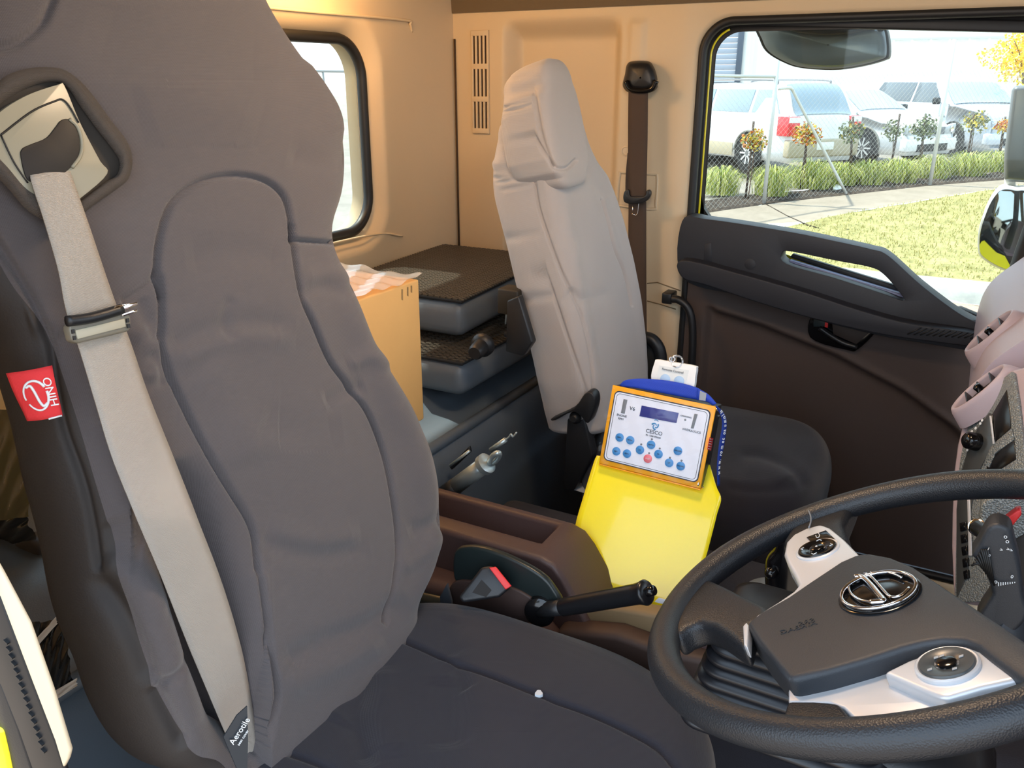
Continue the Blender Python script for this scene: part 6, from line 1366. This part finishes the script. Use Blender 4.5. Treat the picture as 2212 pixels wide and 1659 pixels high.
# ---- machinery seen under the kerb mirror
mc = thing('machinery_frame', 'rusty brown machinery frames standing behind the white wagon', 'machinery', gp((1790, 225)))
mg = gp((1790, 225)); rust = mat('rust_brown', (112, 84, 72), 0.8)
for k, px in enumerate((1738, 1752, 1776, 1796, 1818, 1846)):
    a, b = onp((px, 188), mg, [0, -1, 0]), onp((px+3, 148), mg, [0, -1, 0]); tube('upright', [a-np.array([0, 0, 1.2]), b], 0.06+0.04*(k % 2), rust, mc, 8)
for y0 in (160, 186):
    tube('crossbeam', [onp((1735, y0), mg, [0, -1, 0]), onp((1850, y0-2), mg, [0, -1, 0])], 0.05, rust, mc, 8)
tube('hose_loop', smooth_path([onp(p, mg, [0, -1, 0]) for p in ((1776, 184), (1786, 168), (1794, 160), (1800, 175), (1812, 182), (1822, 164))], 24), 0.04, rust, mc, 8)
# ---- buildings
wb = thing('warehouse', 'pale corrugated warehouse with a grey roller door at its edge', 'building', (-9, 30, -1.5))
YW2 = 30.0; whm = mat('warehouse_white', (236, 236, 232), 0.6)
xa, xb = oy((1604, 100), YW2)[0], oy((2500, 100), YW2)[0]
V, Fc = [], []
xs = np.linspace(xa, 26, 260)
G = np.array([[(x, YW2+(0.04 if (i//2) % 2 else 0.0), z) for i, x in enumerate(xs)] for z in (-1.6, 3.0, 6.5)]); gridobj('wall_sheeting', G, whm, wb, smooth=False)
rd = mat('roller_grey', (168, 176, 190), 0.5); x0, x1 = -15.5, oy((1598, 100), YW2)[0]
for k in range(34):
    z = 0.0+k*0.17-0.6
    box('door_slat', ((x0+x1)/2, YW2-0.05, z), (x1-x0, 0.06, 0.155), rd, wb, 0.02)
tube('door_post', [(xa-0.05, YW2-0.1, -1.6), (xa-0.05, YW2-0.1, 6)], 0.10, mat('post_blue_grey', (92, 104, 122), 0.5), wb, 8)
box('dark_opening', ((x0+x1)/2, YW2+0.3, -1.2), (x1-x0, 0.5, 0.9), mat('opening_dark', (60, 48, 46), 0.9), wb)
for z in (1.2, 1.7): box('wall_flashing', (10.0, YW2-0.06, z), (28, 0.05, 0.05), mat('flashing_grey', (206, 208, 210), 0.5), wb)
rs = thing('roadside_rail', 'pale horizontal rail seen through the rear window', 'rail', (-24, 14, -2.2))
tube('rail', [(-24, 2, 0.35), (-24, 21, 0.37), (-24, 40, 0.35)], 0.05, mat('flashing_dim', (150, 152, 150), 0.5), rs, 8)
for y in (4, 16, 28, 39): tube('rail_post', [(-24, y, -2.2), (-24, y, 0.36)], 0.05, mat('flashing_dim', (150, 152, 150), 0.5), rs, 8)
# ---- yellow-leaved tree at the edge of the view
tr_ = thing('autumn_tree', 'autumn tree with bright yellow leaves at the front edge of the window view', 'tree', oy((2226, 300), 22.0))
tc0 = oy((2226, 122), 22.0); tb0 = np.array([tc0[0], tc0[1], gh(22.0)]); TH = tc0[2]-tb0[2]
tube('trunk', smooth_path([tb0, tb0+np.array([0.05, 0, TH*.5]), tb0+np.array([0.0, 0, TH])], 12), np.linspace(.06, .03, 12), mat('bark', (110, 90, 74), 0.9), tr_, 10)
for a in np.linspace(0, 6, 7): tube('branch', smooth_path([tb0+np.array([0, 0, TH*.7]), tb0+np.array([.3*math.cos(a), .3*math.sin(a), TH]), tb0+np.array([.55*math.cos(a), .55*math.sin(a), TH*1.15])], 8), np.linspace(.018, .007, 8), mat('bark', (110, 90, 74), 0.9), tr_, 6)
for col, num in (((250, 226, 70), 2600), ((222, 176, 70), 700)):
    V, Fc = [], []
    for i in range(num):
        d = RNG.normal(size=3); d /= np.linalg.norm(d); rr = RNG.uniform(.35, 1.0)*(1+0.25*math.sin(5*d[0])+0.2*math.cos(7*d[2])); p = tc0+d*rr*np.array([0.74, 0.74, 0.60]); u = RNG.normal(size=3); u /= np.linalg.norm(u); v = np.cross(u, RNG.normal(size=3)); v /= np.linalg.norm(v); s = RNG.uniform(.022, .045); b = len(V)
        V += [p-u*s, p+v*s*.7, p+u*s, p-v*s*.7]; Fc.append((b, b+1, b+2, b+3))
    merge('foliage', [(V, Fc)], mat('leaf_%d_%d_%d' % col, col, 0.6), tr_)
# ================================================================ lift everything built around the camera to road level
for o in list(SC.objects):
    if o.parent is None and o.type in ('MESH', 'EMPTY'):
        o.location.z += ZC
